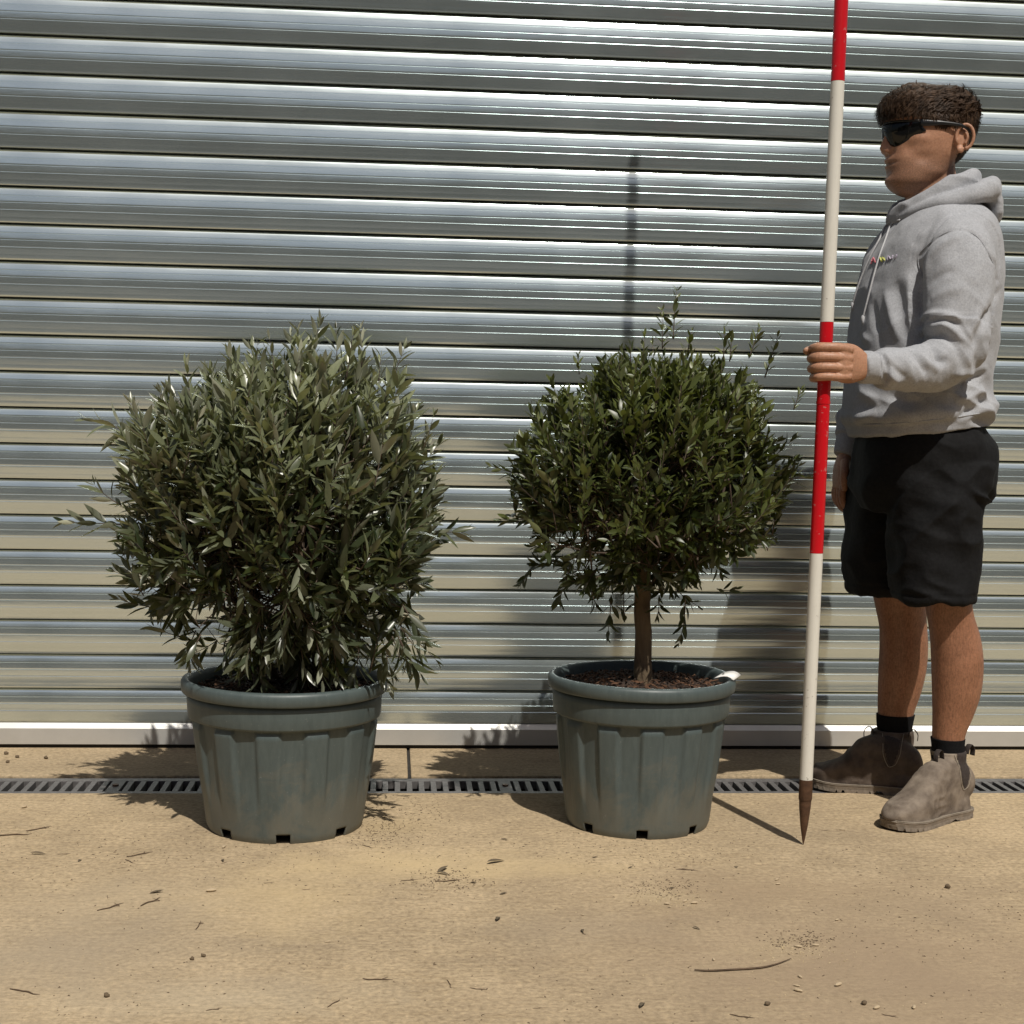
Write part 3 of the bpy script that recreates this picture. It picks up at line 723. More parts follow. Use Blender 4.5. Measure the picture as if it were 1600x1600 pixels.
    score = face*dirperp*Ls**2/dist**2 * np.where(outer < -0.25, 1.0, 0.02)
    order = np.argsort(-score); single = order[:300]; rest = order[300:]
    vall = []; fall = []; tint = []; off = 0
    for k in range(4):
        idx = rest[K[rest] == k]; tv, tf = temps[k]; nv = len(tv)
        co = P[idx][:,None,:] + Ls[idx][:,None,None]*(D[idx][:,None,:]*tv[None,:,0:1] + Sd[idx][:,None,:]*tv[None,:,1:2] + Nn[idx][:,None,:]*tv[None,:,2:3])
        vall.append(co.reshape(-1,3)); ff = np.array(tf)[None] + (np.arange(len(idx))*nv)[:,None,None] + off
        fall.append(ff.reshape(-1,4)); off += len(idx)*nv; tint.append(np.repeat(T[idx], nv))
    vall = np.concatenate(vall); fall = np.concatenate(fall); tint = np.concatenate(tint)
    me = bpy.data.meshes.new('crown'); me.from_pydata(vall.tolist(), [], fall.tolist()); me.update()
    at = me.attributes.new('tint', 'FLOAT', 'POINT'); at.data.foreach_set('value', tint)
    crown = link('crown', me, mat, None); crown.parent = root; crown.location = -Vector(root.location); crown['kind'] = 'stuff'
    shared = {}
    for i in single:
        key = (int(K[i]), int(min(T[i],0.999)*5))
        if key not in shared:
            tv, tf = temps[key[0]]; lm = mesh('leaf', tv, tf); lm.materials.append(mat)
            lm.polygons.foreach_set('use_smooth', [True]*len(lm.polygons))
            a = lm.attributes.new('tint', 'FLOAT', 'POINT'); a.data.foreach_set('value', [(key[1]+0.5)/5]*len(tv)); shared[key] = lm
        o = bpy.data.objects.new('leaf', shared[key]); COL.objects.link(o); o.parent = crown
        l = Ls[i]; m = Matrix(((D[i][0]*l,Sd[i][0]*l,Nn[i][0]*l,P[i][0]),(D[i][1]*l,Sd[i][1]*l,Nn[i][1]*l,P[i][1]),(D[i][2]*l,Sd[i][2]*l,Nn[i][2]*l,P[i][2]),(0,0,0,1)))
        o.matrix_local = m
    print(name, 'leaves', len(leaves))
    return root
st_rad = {}
# left: several stems, wide bush down to the pot
zs = HL-0.035; stemsL = []; st_rad['olive_bush'] = []
for (dx, dy, ex, ey, px, py) in ((-0.06,-0.02,-0.10,-0.03,380,800),(0.0,0.03,0.03,0.06,450,790),(0.06,-0.01,0.12,0.02,520,800),(-0.02,0.05,-0.2,0.1,300,830),(0.04,-0.06,0.05,-0.12,470,850)):
    b = np.array((cL.x+dx, cL.y+dy, zs)); e = np.array(W(px, py, cL.y+ey))
    stemsL.append([tuple(b), tuple(b*0.6+e*0.4+np.array((0.012,0,0.01))), tuple(b*0.3+e*0.7), tuple(e)])
    st_rad['olive_bush'].append([0.013,0.0105,0.008,0.004])
silL = [(0,255),(15,262),(30,275),(45,262),(60,250),(75,240),(90,224),(105,218),(120,216),(135,228),(150,244),(165,242),(180,240),(195,232),(210,240),(225,228),(240,228),(255,238),(270,250),(285,262),(300,278),(315,272),(330,262),(345,255)]
spL = [(490,559,50,0.05,0),(470,574,50,-0.1,-0.05),(565,574,55,0.05,0),(525,579,50,0.1,0.06),(540,594,55,0.2,-0.06),(605,619,60,0.3,0.0),(362,599,40,-0.05,0),(298,629,45,-0.1,0),(220,674,45,-0.3,0),(660,704,45,0.4,0),(455,574,40,0.0,0.1),(590,614,50,0.1,0.05),(430,589,45,-0.1,-0.1),(400,604,45,0.1,0.05),(330,619,40,0,0.06)]
hgL = [(240,690,140,648,0.0),(200,820,108,815,0.02),(190,790,150,770,-0.02),(680,830,715,835,0),(250,950,185,945,0),(300,1000,245,990,-0.05),(620,990,640,1050,-0.05),(560,1000,565,1070,-0.14),(470,1010,478,1062,-0.18),(520,1010,530,1064,-0.18),(600,1010,610,1060,-0.12),(630,980,675,1025,0.0),(340,1000,300,1030,0.0)]
_r = random.Random(4)
for _ in range(34):
    a = _r.uniform(395,640); b = _r.uniform(940,1005)
    hgL.append((a, b, a+_r.uniform(-25,35)+(a-520)*0.12, b+_r.uniform(45,80), _r.uniform(-0.235,-0.06)))
for _ in range(8):
    a = _r.uniform(300,400); b = _r.uniform(980,1010)
    hgL.append((a, b, a-_r.uniform(0,25), b+_r.uniform(25,50), _r.uniform(-0.2,-0.02)))
grow('olive_bush', 'wide bushy multi stemmed olive with silvery leaves spilling over its pot', tuple(cL), silL, (430,795), cL.y, 0.36, 1050, 0.056, 0.25, M['leafL'], stemsL, 5, spL, bare=[(335,850,62),(340,920,58),(392,1000,45)], nleaf=(9,15), upbias=0.8, hang=hgL, shade_tint=(0.27,0.58), thin=0.12)
# right: clear trunk, round head
tb = np.array((W(1006,1060,cR.y).x, cR.y, HR-0.035))
stemsR = [[tuple(tb), tuple(W(1005,1000,cR.y)), tuple(W(1004,930,cR.y)), tuple(W(1006,880,cR.y)), tuple(W(1010,820,cR.y)), tuple(W(1015,740,cR.y))]]
st_rad['olive_tree'] = [[0.0225,0.0195,0.0185,0.018,0.015,0.008]]
for (px, py, dy) in ((900,740,-0.05),(960,680,0.1),(1090,690,-0.1),(1140,760,0.08),(1040,650,0.02),(920,820,0.12),(1110,830,-0.12),(1000,760,-0.2),(1020,770,0.22)):
    a = np.array(W(1008,860,cR.y)); e = np.array(W(px,py,cR.y+dy))
    stemsR.append([tuple(a), tuple(a*0.65+e*0.35+np.array((0,0,0.01))), tuple(a*0.3+e*0.7), tuple(e)]); st_rad['olive_tree'].append([0.010,0.008,0.0065,0.004])
silR = [(0,222),(15,225),(30,222),(45,212),(60,205),(75,196),(90,188),(105,188),(120,195),(135,200),(150,202),(165,212),(180,215),(195,225),(210,232),(225,222),(240,200),(255,180),(270,165),(285,172),(300,185),(315,190),(330,195),(345,208)]
spR = [(1052,530,62,0.02,0),(1035,545,50,-0.05,0.03),(1074,560,40,0.0,0),(1130,565,45,0.05,0),(1140,565,35,0.1,0.05),(1170,560,45,0.35,0.0),(1195,590,55,0.3,0),(905,585,25,-0.1,0),(985,570,30,0,0.05),(1240,640,25,0.3,0)]
hgR = [(955,930,952,1005,-0.05),(1070,930,1075,1005,-0.05),(1030,930,1030,970,-0.03),(1055,920,1085,950,0.02),(1220,750,1272,748,0.0),(830,745,775,735,0.02),(840,810,785,815,0),(830,890,815,915,0),(1170,840,1205,835,0),(1120,920,1145,930,0),(880,920,870,945,0.0),(925,925,930,950,0.0)]
grow('olive_tree', 'standard olive with a clear straight trunk and a rounded green head', tuple(cR), silR, (1020,748), cR.y, 0.31, 1250, 0.036, 0.33, M['leafR'], stemsR, 23, spR, nleaf=(11,18), upbias=0.9, hang=hgR, shade_tint=(0.30,0.42), thin=0.40)

# ------------------------------------------------------------------ ranging pole
tipg = G(1255, 1320)
pole = empty('ranging_pole', tipg, 'tall red and white banded ranging pole with rusty spike, held upright', 'ranging pole')
PR = 0.0146
lean = Vector((0.0, 0.012, 1.0)).normalized()
pole.rotation_euler = lean.to_track_quat('Z', 'Y').to_euler()
def pput(name, pts, rad, mat, seg=28, sub=1, smooth=True):
    V, F = tube(pts, rad, (0,1,0), seg, sub); o = link(name, mesh(name, V, F), mat, None, smooth); o.parent = pole
    m = o.modifiers.new('e', 'EDGE_SPLIT'); m.split_angle = math.radians(40); return o
pput('spike', [(0,0,0),(0,0,0.012),(0,0,0.045),(0,0,0.085),(0,0,0.104)], [0.0006,0.0032,0.0085,0.0128,0.0138], M['rust'])
pput('socket', [(0,0,0.1045),(0,0,0.107),(0,0,0.151)], [0.0146,0.0152,0.0152], M['rust'])
hb = MB().box(-0.005, 0.005, -0.0168, -0.0145, 0.1085, 0.1145)
o = link('pin', mesh('pin', hb.v, hb.f), M['rubber'], None, False); o.parent = pole
z = 0.151; bands = [0.5096, 0.5, 0.5, 0.5, 0.5, 0.48]
for k, h in enumerate(bands):
    pput('band', [(0,0,z+0.0005),(0,0,z+h/2),(0,0,z+h)], [PR]*3, M['white'] if k % 2 == 0 else M['red'])
    z += h
zj = 0.0
jz = W(1290, 629, tipg.y).z
pput('joint_collar', [(0,0,jz-0.003),(0,0,jz+0.003)], [PR+0.0008]*2, M['red'])
pput('end_cap', [(0,0,z+0.0005),(0,0,z+0.008)], [PR+0.0005,PR*0.8], M['rust'])

# ------------------------------------------------------------------ person
PY = 3.54
person = empty('person', (W(1440,1270,PY).x, PY, 0), 'person in grey hooded sweatshirt, black shorts and dusty ankle boots gripping the pole', 'person')
def pp(name, me, mat, parent=None, smooth=True):
    o = link(name, me, mat, None, smooth)
    if parent is None: o.parent = person; o.location = -Vector(person.location)
    else: o.parent = parent
    return o
def T3(px, py, Y): return tuple(W(px, py, Y))

# --- head
HC = W(1452, 225, PY).x
hrows = [(141,1445,1470,0.012),(146,1418,1498,0.040),(155,1400,1511,0.058),(168,1389,1519,0.069),(182,1385,1523,0.0745),(195,1384,1523,0.076),(204,1387.5,1521,0.0755),(214,1388,1517,0.0745),(224,1387.5,1512,0.073),(234,1387,1506,0.071),(244,1386.5,1498,0.0685),(252,1385.5,1491,0.066),(260,1386,1485,0.064),(268,1386.5,1480,0.062),(277,1386.5,1474,0.0595),(285,1386,1468,0.0560),(292,1388,1461,0.0500),(299,1394,1453,0.0395),(305,1404,1445,0.029),(309,1416,1436,0.012)]
zrow = lambda py: W(1450, py, PY).z
hz = []; 
for py, a, b, hw in hrows:
    A, B = W(a, py, PY), W(b, py, PY); hz.append(((A.z+B.z)/2, A.x, B.x, hw))
hz = np.array([np.array(r) for r in catmull(hz, 7)])
NH = 120; tt = np.arange(NH)*2*math.pi/NH
hv = []
for z, xa, xb, hw in hz:
    xc = min(max(HC, xa+0.40*(xb-xa)), xa+0.60*(xb-xa))
    c, s = np.cos(tt), np.sin(tt)
    pw = 2/2.25
    cc = np.sign(c)*np.abs(c)**pw; ss = np.sign(s)*np.abs(s)**pw
    x = np.where(c > 0, xc - cc*(xc-xa), xc - cc*(xb-xc)); y = PY + hw*ss
    hv.append(np.stack([x, y, np.full(NH, z)], 1))
hv = np.concatenate(hv)
zN = zrow(235)
yy = hv[:,1]-PY; zz = hv[:,2]; front = (hv[:,0] < HC-0.03)
def zz_of(py): return zrow(py)
nosey = np.interp(zz, [zrow(250),zrow(245),zrow(241),zrow(235),zrow(226),zrow(214),zrow(204),zrow(196)], [0,0.003,0.014,0.0205,0.0165,0.0095,0.003,0])
nosew = np.interp(zz, [zrow(246),zrow(238),zrow(222),zrow(205)], [0.0125,0.0125,0.0085,0.008])
dx = nosey*np.exp(-(yy/nosew)**2)
dx += 0.0085*gauss(zz-zrow(239.5),0.0065)*(gauss(yy-0.0145,0.006)+gauss(yy+0.0145,0.006)) - 0.005*gauss(zz-zrow(241),0.008)*(gauss(yy-0.0245,0.005)+gauss(yy+0.0245,0.005)) - 0.005*gauss(zz-zrow(244.5),0.0025)*gauss(np.abs(yy)-0.008,0.004)
dx += -0.010*gauss(zz-zrow(207),0.012)*(gauss(yy-0.032,0.016)+gauss(yy+0.032,0.016))
dx += 0.0050*gauss(zz-zrow(253.5),0.005)*gauss(yy,0.017) + 0.0055*gauss(zz-zrow(264),0.005)*gauss(yy,0.015)
dx += -0.0085*gauss(zz-zrow(258.8),0.0026)*gauss(yy,0.025)
dx += -0.0035*gauss(zz-zrow(272),0.006)*gauss(yy,0.02) + 0.005*gauss(zz-zrow(286),0.010)*gauss(yy,0.018)
dx += 0.004*gauss(zz-zrow(196),0.006)*gauss(np.abs(yy)-0.022,0.02)
hv[:,0] -= dx*front
side = -0.004*gauss(zz-zrow(238),0.014)*gauss(hv[:,0]-W(1408,238,PY).x,0.012) + 0.003*gauss(zz-zrow(226),0.011)*gauss(hv[:,0]-W(1425,226,PY).x,0.02) - 0.004*gauss(zz-zrow(255),0.013)*gauss(hv[:,0]-W(1428,255,PY).x,0.02) + 0.0025*gauss(zz-zrow(275),0.010)*gauss(hv[:,0]-W(1450,275,PY).x,0.025)
hv[:,1] += np.sign(yy)*side*(np.abs(yy) > 0.02)
head = MB(); nrows = len(hz)
head.add(hv, grid_faces(nrows, NH))
# neck
head.add(*tube([T3(1459,255,PY), T3(1456,282,PY), T3(1456,305,PY), T3(1460,335,PY), T3(1464,370,PY)], [(0.050,0.044),(0.0575,0.048),(0.062,0.054),(0.068,0.070),(0.085,0.11)], (0,1,0), 32, 5))
# ears
for sgn in (-1, 1):
    def E(u, w, out):     # u: 0..1 back, w: up in metres from ear centre
        return np.array(W(1485, 227, PY)) * np.array((1,0,1)) + np.array((u, PY + sgn*(0.0705+out), w))
    head.add(*ellipsoid(E(0.0, 0.0, 0.0005), (0.0190,0.0045,0.0275), 18))
    hel = []
    for k in range(13):
        a = math.radians(215 - 300*k/12)
        hel.append(E(0.003+0.0185*math.cos(a), 0.004+0.0275*math.sin(a), 0.012+0.006*math.cos(a)))
    head.add(*tube(hel, [0.003]+[0.0042]*9+[0.004,0.0045,0.005], (0,1,0), 10, 3))
    head.add(*ellipsoid(E(-0.004,-0.024,0.006), (0.0095,0.0046,0.0085), 14))
    head.add(*ellipsoid(E(-0.014,-0.004,0.007), (0.0045,0.0045,0.008), 12))
    head.add(*tube([E(0.004,0.016,0.008),E(0.010,0.004,0.0105),E(0.005,-0.012,0.0095)], [0.003,0.0034,0.003], (0,1,0), 8, 3))
head_me = remesh(head, 0.0019, 5, 0.45)

# --- left hand on the pole
def pole_at(z): return np.array((tipg.x, tipg.y, 0)) + np.array(lean)*(z/lean.z)
hand = MB()
fy = [543.5, 558.5, 574.0, 588.5]
for k, py in enumerate(fy):
    zc = W(1290, py, tipg.y).z; pc = pole_at(zc); pc[2] = zc
    sc = (0.96, 1.03, 0.98, 0.84)[k]; dz = (0.0,0.0,-0.0005,-0.001)[k]
    fr = (0.0102,0.0104,0.0100,0.0088)[k]
    pts = [(0.052,-0.022,-0.004+0.002*k),(0.024,-0.0262,0.0),(0.002,-0.0285,0.0005),(-0.0215*sc,-0.0205,0.0),(-0.0285*sc,-0.004,-0.001),(-0.0255*sc,0.014,-0.002),(-0.0105,0.0265,-0.003),(0.004,0.0275,-0.004)]
    hand.add(*tube([pc+np.array(p)*np.array((1,1,1))+np.array((0,0,dz)) for p in pts], [fr*1.05,fr*1.06,fr*1.02,fr*1.08,fr*0.98,fr*0.98,fr*0.9,fr*0.62], (0,0,1), 14, 4))
zt = W(1290, 550, tipg.y).z; pt = pole_at(zt); pt[2] = zt
hand.add(*tube([pt+np.array(p) for p in ((0.058,0.004,-0.022),(0.040,0.018,-0.006),(0.016,0.0275,0.006),(-0.012,0.0265,0.006),(-0.034,0.0155,0.003),(-0.0435,0.010,0.002))], [0.0135,0.0145,0.0118,0.0108,0.0098,0.0055], (0,0,1), 14, 4))
zm = W(1300, 567, tipg.y).z; pm = pole_at(zm); pm[2] = zm
hand.add(*tube([pm+np.array(p) for p in ((0.004,-0.0225,0.001),(0.028,-0.0215,0.0005),(0.050,-0.012,-0.001),(0.066,-0.004,-0.003),(0.084,0.004,-0.005),(0.098,0.008,-0.006)) ], [(0.003,0.028),(0.0138,0.041),(0.018,0.0425),(0.0195,0.039),(0.0195,0.030),(0.018,0.024)], (0,0,1), 22, 5, 2.4))
hand_me = remesh(hand, 0.0014, 4, 0.45)
# --- right hand hanging
FY = 3.735
rh = MB()
wr = np.array(W(1319,712,FY))
def rhp(x, y, z): return wr + np.array((x, y, z))
rh.add(*tube([rhp(0.006,0,0.022), rhp(0.004,0,0.0), rhp(-0.003,0,-0.030), rhp(-0.007,0.0,-0.062), rhp(-0.008,0,-0.082)], [(0.019,0.021),(0.020,0.024),(0.0195,0.037),(0.0165,0.041),(0.012,0.038)], (0,1,0), 20, 5, 2.3))
for k in range(4):
    yo = (-0.031,-0.0105,0.0105,0.030)[k]; L = (0.88,1.0,0.95,0.78)[k]
    rh.add(*tube([rhp(-0.006,yo,-0.072), rhp(-0.010,yo*1.02,-0.095), rhp(-0.006,yo*1.02,-0.095-0.026*L), rhp(0.006,yo,-0.095-0.043*L), rhp(0.017,yo,-0.095-0.050*L)], [0.0102,0.0098,0.0092,0.0085,0.0058], (0,1,0), 12, 4))
rh.add(*tube([rhp(-0.004,-0.026,-0.014), rhp(-0.010,-0.043,-0.038), rhp(-0.012,-0.049,-0.064), rhp(-0.008,-0.046,-0.088)], [0.0125,0.0118,0.0105,0.0065], (0,1,0), 12, 4))
rh_me = remesh(rh, 0.0018, 3, 0.4)
# --- legs, arms and trunk under the clothes
bodyb = MB()
LEGF = [(840,1352,1462,0.080,3.655),(890,1358,1456,0.072,3.665),(925,1362,1451,0.064,3.672),(950,1367,1448,0.059,3.678),(980,1373,1449,0.056,3.682),(1010,1373.5,1450.5,0.057,3.686),(1045,1372,1448,0.057,3.69),(1080,1371,1440,0.050,3.693),(1115,1371,1428,0.041,3.695),(1150,1373,1422,0.037,3.697),(1185,1375,1424,0.037,3.697)]
LEGN = [(840,1432,1528,0.080,3.44),(890,1440,1524,0.073,3.435),(935,1444,1519.5,0.064,3.43),(960,1447,1522,0.058,3.43),(990,1452,1531,0.057,3.43),(1020,1454,1536,0.060,3.43),(1050,1455,1536.5,0.060,3.43),(1085,1456,1532,0.055,3.43),(1120,1456.5,1520,0.046,3.43),(1150,1456,1508,0.039,3.43),(1185,1458,1506,0.037,3.43),(1215,1460,1508,0.037,3.43)]
bodyb.add(*ringstack(LEGF, 36, 5, 2.0)); bodyb.add(*ringstack(LEGN, 36, 5, 2.0))
bodyb.add(*ringstack([(340,1420,1510,0.10,PY),(400,1395,1530,0.15,PY),(500,1375,1530,0.15,PY),(620,1365,1515,0.145,PY),(700,1365,1518,0.15,PY),(740,1375,1510,0.13,PY),(770,1395,1495,0.08,PY)], 36, 4))
bodyb.add(*tube([T3(1490,385,3.42), T3(1492,470,3.335), T3(1492,555,3.31), T3(1440,577,3.265), T3(1380,575.5,3.222), T3(1345,573.5,3.197)], [0.05,0.046,0.040,0.033,0.026,0.022], (0,0,1), 20, 4))
bodyb.add(*tube([T3(1440,385,3.68), T3(1410,470,3.765), T3(1385,560,3.79), T3(1345,650,3.762), T3(1329,685,3.745), tuple(rhp(0.004,0,0.012))], [0.05,0.046,0.038,0.032,0.025,0.022], (0,0,1), 20, 4))
bodyb.add(*ellipsoid(W(1400,1215,3.70), (0.05,0.04,0.04))); bodyb.add(*ellipsoid(W(1480,1240,3.43), (0.05,0.04,0.04)))
body_me = remesh(bodyb, 0.0045, 4, 0.5)
# join to one skin mesh
bm = bmesh.new()
for m_ in (body_me, head_me, hand_me, rh_me): bm.from_mesh(m_)
skin_me = bpy.data.meshes.new('body'); bm.to_mesh(skin_me); bm.free()
c = co_of(skin_me)
zj = zrow(283); jaw = np.clip(sstep(zrow(246), zrow(262), c[:,2]*1.0)*0 + (1-sstep(zrow(268), zrow(244), c[:,2])), 0, 1)
jaw *= sstep(zrow(318), zrow(300), c[:,2])*(c[:,0] < W(1470,260,PY).x+0.02)*(c[:,2] > zrow(320))
jaw = np.maximum(jaw, 0.8*gauss(c[:,2]-zrow(249),0.006)*gauss(c[:,1]-PY,0.025)*(c[:,0] < W(1400,250,PY).x))
at = skin_me.attributes.new('beard', 'FLOAT', 'POINT'); at.data.foreach_set('value', (jaw*0.58).astype(float))
at = skin_me.attributes.new('tan', 'FLOAT', 'POINT'); at.data.foreach_set('value', (1-sstep(0.75,0.9,c[:,2])).astype(float))
pp('body', skin_me, M['skin'])
# eyes behind the lenses are hidden; fingernails on the gripping hand
nail = MB(); nail.add(*ellipsoid(pt+np.array((-0.0405,0.0045,0.004)), (0.006,0.0022,0.0048), 12)); pp('thumbnail', mesh('thumbnail', nail.v, nail.f), M['skin'])

# --- hair
def head_surface(th_, z):
    xa = np.interp(-z, -hz[:,0], hz[:,1]); xb = np.interp(-z, -hz[:,0], hz[:,2]); hw = np.interp(-z, -hz[:,0], hz[:,3])
    c_, s_ = np.cos(th_), np.sin(th_); pw = 2/2.25
    cc = np.sign(c_)*np.abs(c_)**pw; ss = np.sign(s_)*np.abs(s_)**pw
    xc = np.minimum(np.maximum(HC, xa+0.40*(xb-xa)), xa+0.60*(xb-xa))
    x = np.where(c_ > 0, xc-cc*(xc-xa), xc-cc*(xb-xc)); return np.stack([x, PY+hw*ss, z], -1)
def hairline(a):         # pixel row of the hair edge for |theta|: 0 front, 180 back
    return np.interp(a, [0,35,52,62,74,84,92,104,120,140,180], [192,193,192,191,194,206,210,206,228,252,262])
NTh, NZh = 160, 60
hvv = []; 
for i in range(NZh+1):
    t = i/NZh
    th_ = np.linspace(-math.pi, math.pi, NTh, endpoint=False); a = np.abs(np.degrees(th_))
    py = 141.2 + (hairline(a)-141.2)*t**0.8
    z = np.array([zrow(p) for p in py])
    P_ = head_surface(th_, z)
    topk = sstep(205, 165, py)
    thick = np.interp(a, [0,40,70,95,130,180], [0.0165,0.0155,0.010,0.0085,0.0105,0.0105])
    thick = thick*(0.30+0.70*topk)
    edge = sstep(1.0, 0.86, np.full(NTh, t)); fr_edge = sstep(0.0, 1.0, (a > 50).astype(float))
    thick = thick*np.where(a < 55, 0.35+0.65*edge, edge) + 0.0006
    nrm = P_ - np.array((HC, PY, zrow(205))); nrm /= np.linalg.norm(nrm, axis=1)[:,None]
    lump = 1 + 0.30*vnoise(P_*np.array((60,60,60))) + 0.2*vnoise(P_*np.array((150,150,150)))
    hvv.append(P_ + nrm*(thick*lump)[:,None])
hvv = np.concatenate(hvv)
hm = mesh('hair', hvv, grid_faces(NZh+1, NTh, False) + [tuple(range(NTh))])
bmh = bmesh.new(); bmh.from_mesh(hm); bmesh.ops.recalc_face_normals(bmh, faces=bmh.faces[:]); bmh.to_mesh(hm); bmh.free()
hair_o = pp('hair', hm, M['hair'])
lk = MB(); rg = np.random.default_rng(5)
for k in range(5200):
    th_ = rg.uniform(-math.pi, math.pi); a = abs(math.degrees(th_))
    t = rg.random()**0.7; py = 141.5 + (hairline(a)-141.5)*min(t**0.8,0.985)
    z = zrow(py); p0 = head_surface(np.array([th_]), np.array([z]))[0]
    nr = p0 - np.array((HC, PY, zrow(205))); nr /= np.linalg.norm(nr)
    topk = float(sstep(200, 165, py)); thick = float(np.interp(a, [0,40,70,95,130,180], [0.0165,0.0155,0.010,0.0085,0.0105,0.0105]))*(0.30+0.70*topk)
    if a > 55: thick *= float(sstep(1.0, 0.85, t))
    flow = np.array((-1.0, 0.15*np.sign(p0[1]-PY), -0.15)) if topk > 0.35 else np.array((0.25 if a > 60 else -0.3, 0, -1.0))
    flow = flow + rg.normal(size=3)*0.38
    flow -= nr*(flow@nr); flow /= np.linalg.norm(flow)+1e-9
    L = (0.016+0.022*rg.random())*(0.3+0.7*topk)
    w = np.cross(nr, flow)*rg.uniform(0.0007,0.0021)
    b0 = p0 + nr*thick*0.55
    pts = []
    for j in range(4):
        s_ = j/3; q = b0 + flow*L*s_ + nr*(thick*0.85*math.sin(s_*2.3)+0.0015 - 0.2*L*s_*s_*0.6)
        pts += [q-w*(1-s_*0.8), q+w*(1-s_*0.8)]
    lk.add(pts, [(0,1,3,2),(2,3,5,4),(4,5,7,6)])
o = link('hair_strands', mesh('hair_strands', lk.v, lk.f), M['hair']); o.parent = hair_o; o['kind'] = 'stuff'

# --- wraparound sunglasses
gl = empty('sunglasses', (0,0,0)); gl.parent = person; gl.location = (W(1384,212,PY) - Vector(person.location))
def gput(name, V, F, mat):
    o = link(name, mesh(name, V, F), mat); o.parent = gl; o.location = -(Vector(gl.location)+Vector(person.location)); return o
V = []; nA, nB = 41, 9
xf = W(1379.5, 212, PY).x
for i in range(nA):
    u = -1+2*i/(nA-1); y = u*0.0735
    bow = 0.066*abs(u)**2.4
    top = zrow(197.5) - 0.0035*abs(u)**2
    notch = 0.016*math.exp(-(u/0.15)**2)
    bot = zrow(232.5) + 0.026*(max(abs(u)-0.45,0)/0.55)**1.5 + notch + 0.004*math.exp(-((abs(u)-0.5)/0.25)**2)*-1
    for j in range(nB):
        t = j/(nB-1); z = top + (bot-top)*t
        V.append((xf + bow + 0.006*(t-0.3)**2*3 + 0.004*t, PY+y, z))
F = [(i*nB+j, i*nB+j+1, (i+1)*nB+j+1, (i+1)*nB+j) for i in range(nA-1) for j in range(nB-1)]
o = gput('lens', V, F, M['lens']); sm = o.modifiers.new('s','SOLIDIFY'); sm.thickness = 0.0025; sm.offset = 0
brow = [V[i*nB] for i in range(0, nA, 4)]
gput('frame', *tube([np.array(b)+np.array((0.0005,0,0.001)) for b in brow], [(0.0024,0.003)]*len(brow), (0,0,1), 8, 2), M['frame'])
for sgn in (-1, 1):
    q0 = W(1427,200,PY); q1 = W(1483,207.5,PY)
    pts = [(q0.x-0.008, PY+sgn*0.073, q0.z-0.002), (q0.x+0.02, PY+sgn*0.0785, q0.z-0.003), ((q0.x+q1.x)/2, PY+sgn*0.082, (q0.z+q1.z)/2+0.001), (q1.x, PY+sgn*0.0835, q1.z), (q1.x+0.022, PY+sgn*0.080, q1.z-0.014)]
    gput('temple_arm', *tube(pts, [(0.0022,0.0085),(0.0022,0.0068),(0.002,0.0045),(0.002,0.0038),(0.002,0.003)], (0,0,1), 10, 4), M['frame'])

# --- hooded sweatshirt
ho = MB()
TR = [(312,1424,1512,0.085,PY),(330,1404,1536,0.135,PY),(348,1386,1549,0.178,PY),(372,1368,1556,0.200,PY),(402,1353,1560,0.208,PY),(450,1341,1561,0.208,PY),(500,1331,1557,0.203,PY),(550,1326,1550,0.198,PY),(600,1321.5,1543,0.194,PY),(632,1320,1546,0.196,PY),(650,1322,1547,0.196,PY),(657,1325,1545,0.190,PY),(668,1327,1544,0.188,PY),(674,1328,1543,0.187,PY)]
V, F = ringstack(TR, 64, 5, 2.3); V = np.array(V)
xm = V[:,0].mean(); k = sstep(zrow(560), zrow(660), V[:,2]); V[:,2] += k*(V[:,0]-xm)*0.085
ho.add(V, F)
SLN = [T3(1482,372,3.42), T3(1496,400,3.36), T3(1497,450,3.325), T3(1494,505,3.305), T3(1488,548,3.295), T3(1460,571,3.28), T3(1425,577,3.26), T3(1395,576,3.24), T3(1378,575.5,3.222), T3(1371,575,3.217)]
ho.add(*tube(SLN, [(0.075,0.060),(0.080,0.082),(0.074,0.079),(0.066,0.073),(0.061,0.066),(0.055,0.057),(0.051,0.049),(0.046,0.044),(0.043,0.041),(0.037,0.036)], (1,0,0.6), 32, 6))
ho.add(*tube([T3(1374,575,3.219), T3(1360,574,3.21), T3(1346,573.5,3.198), T3(1342,573.5,3.195)], [0.0365,0.0360,0.0350,0.0335], (0,0,1), 32, 4))
ho.add(*tube([T3(1450,372,3.66), T3(1430,400,3.73), T3(1412,460,3.775), T3(1390,540,3.79), T3(1365,600,3.78), T3(1342,655,3.76), T3(1329,685,3.745)], [(0.075,0.06),(0.08,0.082),(0.072,0.076),(0.063,0.066),(0.055,0.056),(0.048,0.048),(0.040,0.040)], (1,0,0.5), 30, 6))
ho.add(*tube([T3(1331,680,3.748), T3(1323,708,3.738), T3(1321,714,3.736)], [0.0335,0.033,0.031], (1,0,0), 28, 4))
hood_me = remesh(ho, 0.0034, 7, 0.5)
c = co_of(hood_me); nrm = no_of(hood_me)
el = np.array(W(1497,548,3.29)); wrp = np.array(W(1372,575,3.215)); shp = np.array(W(1497,400,3.36))
def seg_param(p, a, b):
    d = b-a; t = np.clip(((p-a)@d)/(d@d), 0, 1); return t, np.linalg.norm(p-(a+t[:,None]*d), axis=1)
t1, d1 = seg_param(c, el, wrp); t2, d2 = seg_param(c, shp, el)
fore = (d1 < 0.085)*(c[:,1] < 3.40); upper = (d2 < 0.105)*(c[:,1] < 3.43)*(1-fore*(d1 < d2))
ridge = lambda q: 1-2*np.abs(vnoise(q))
axf = (wrp-el)/np.linalg.norm(wrp-el); s1 = (c-el)@axf
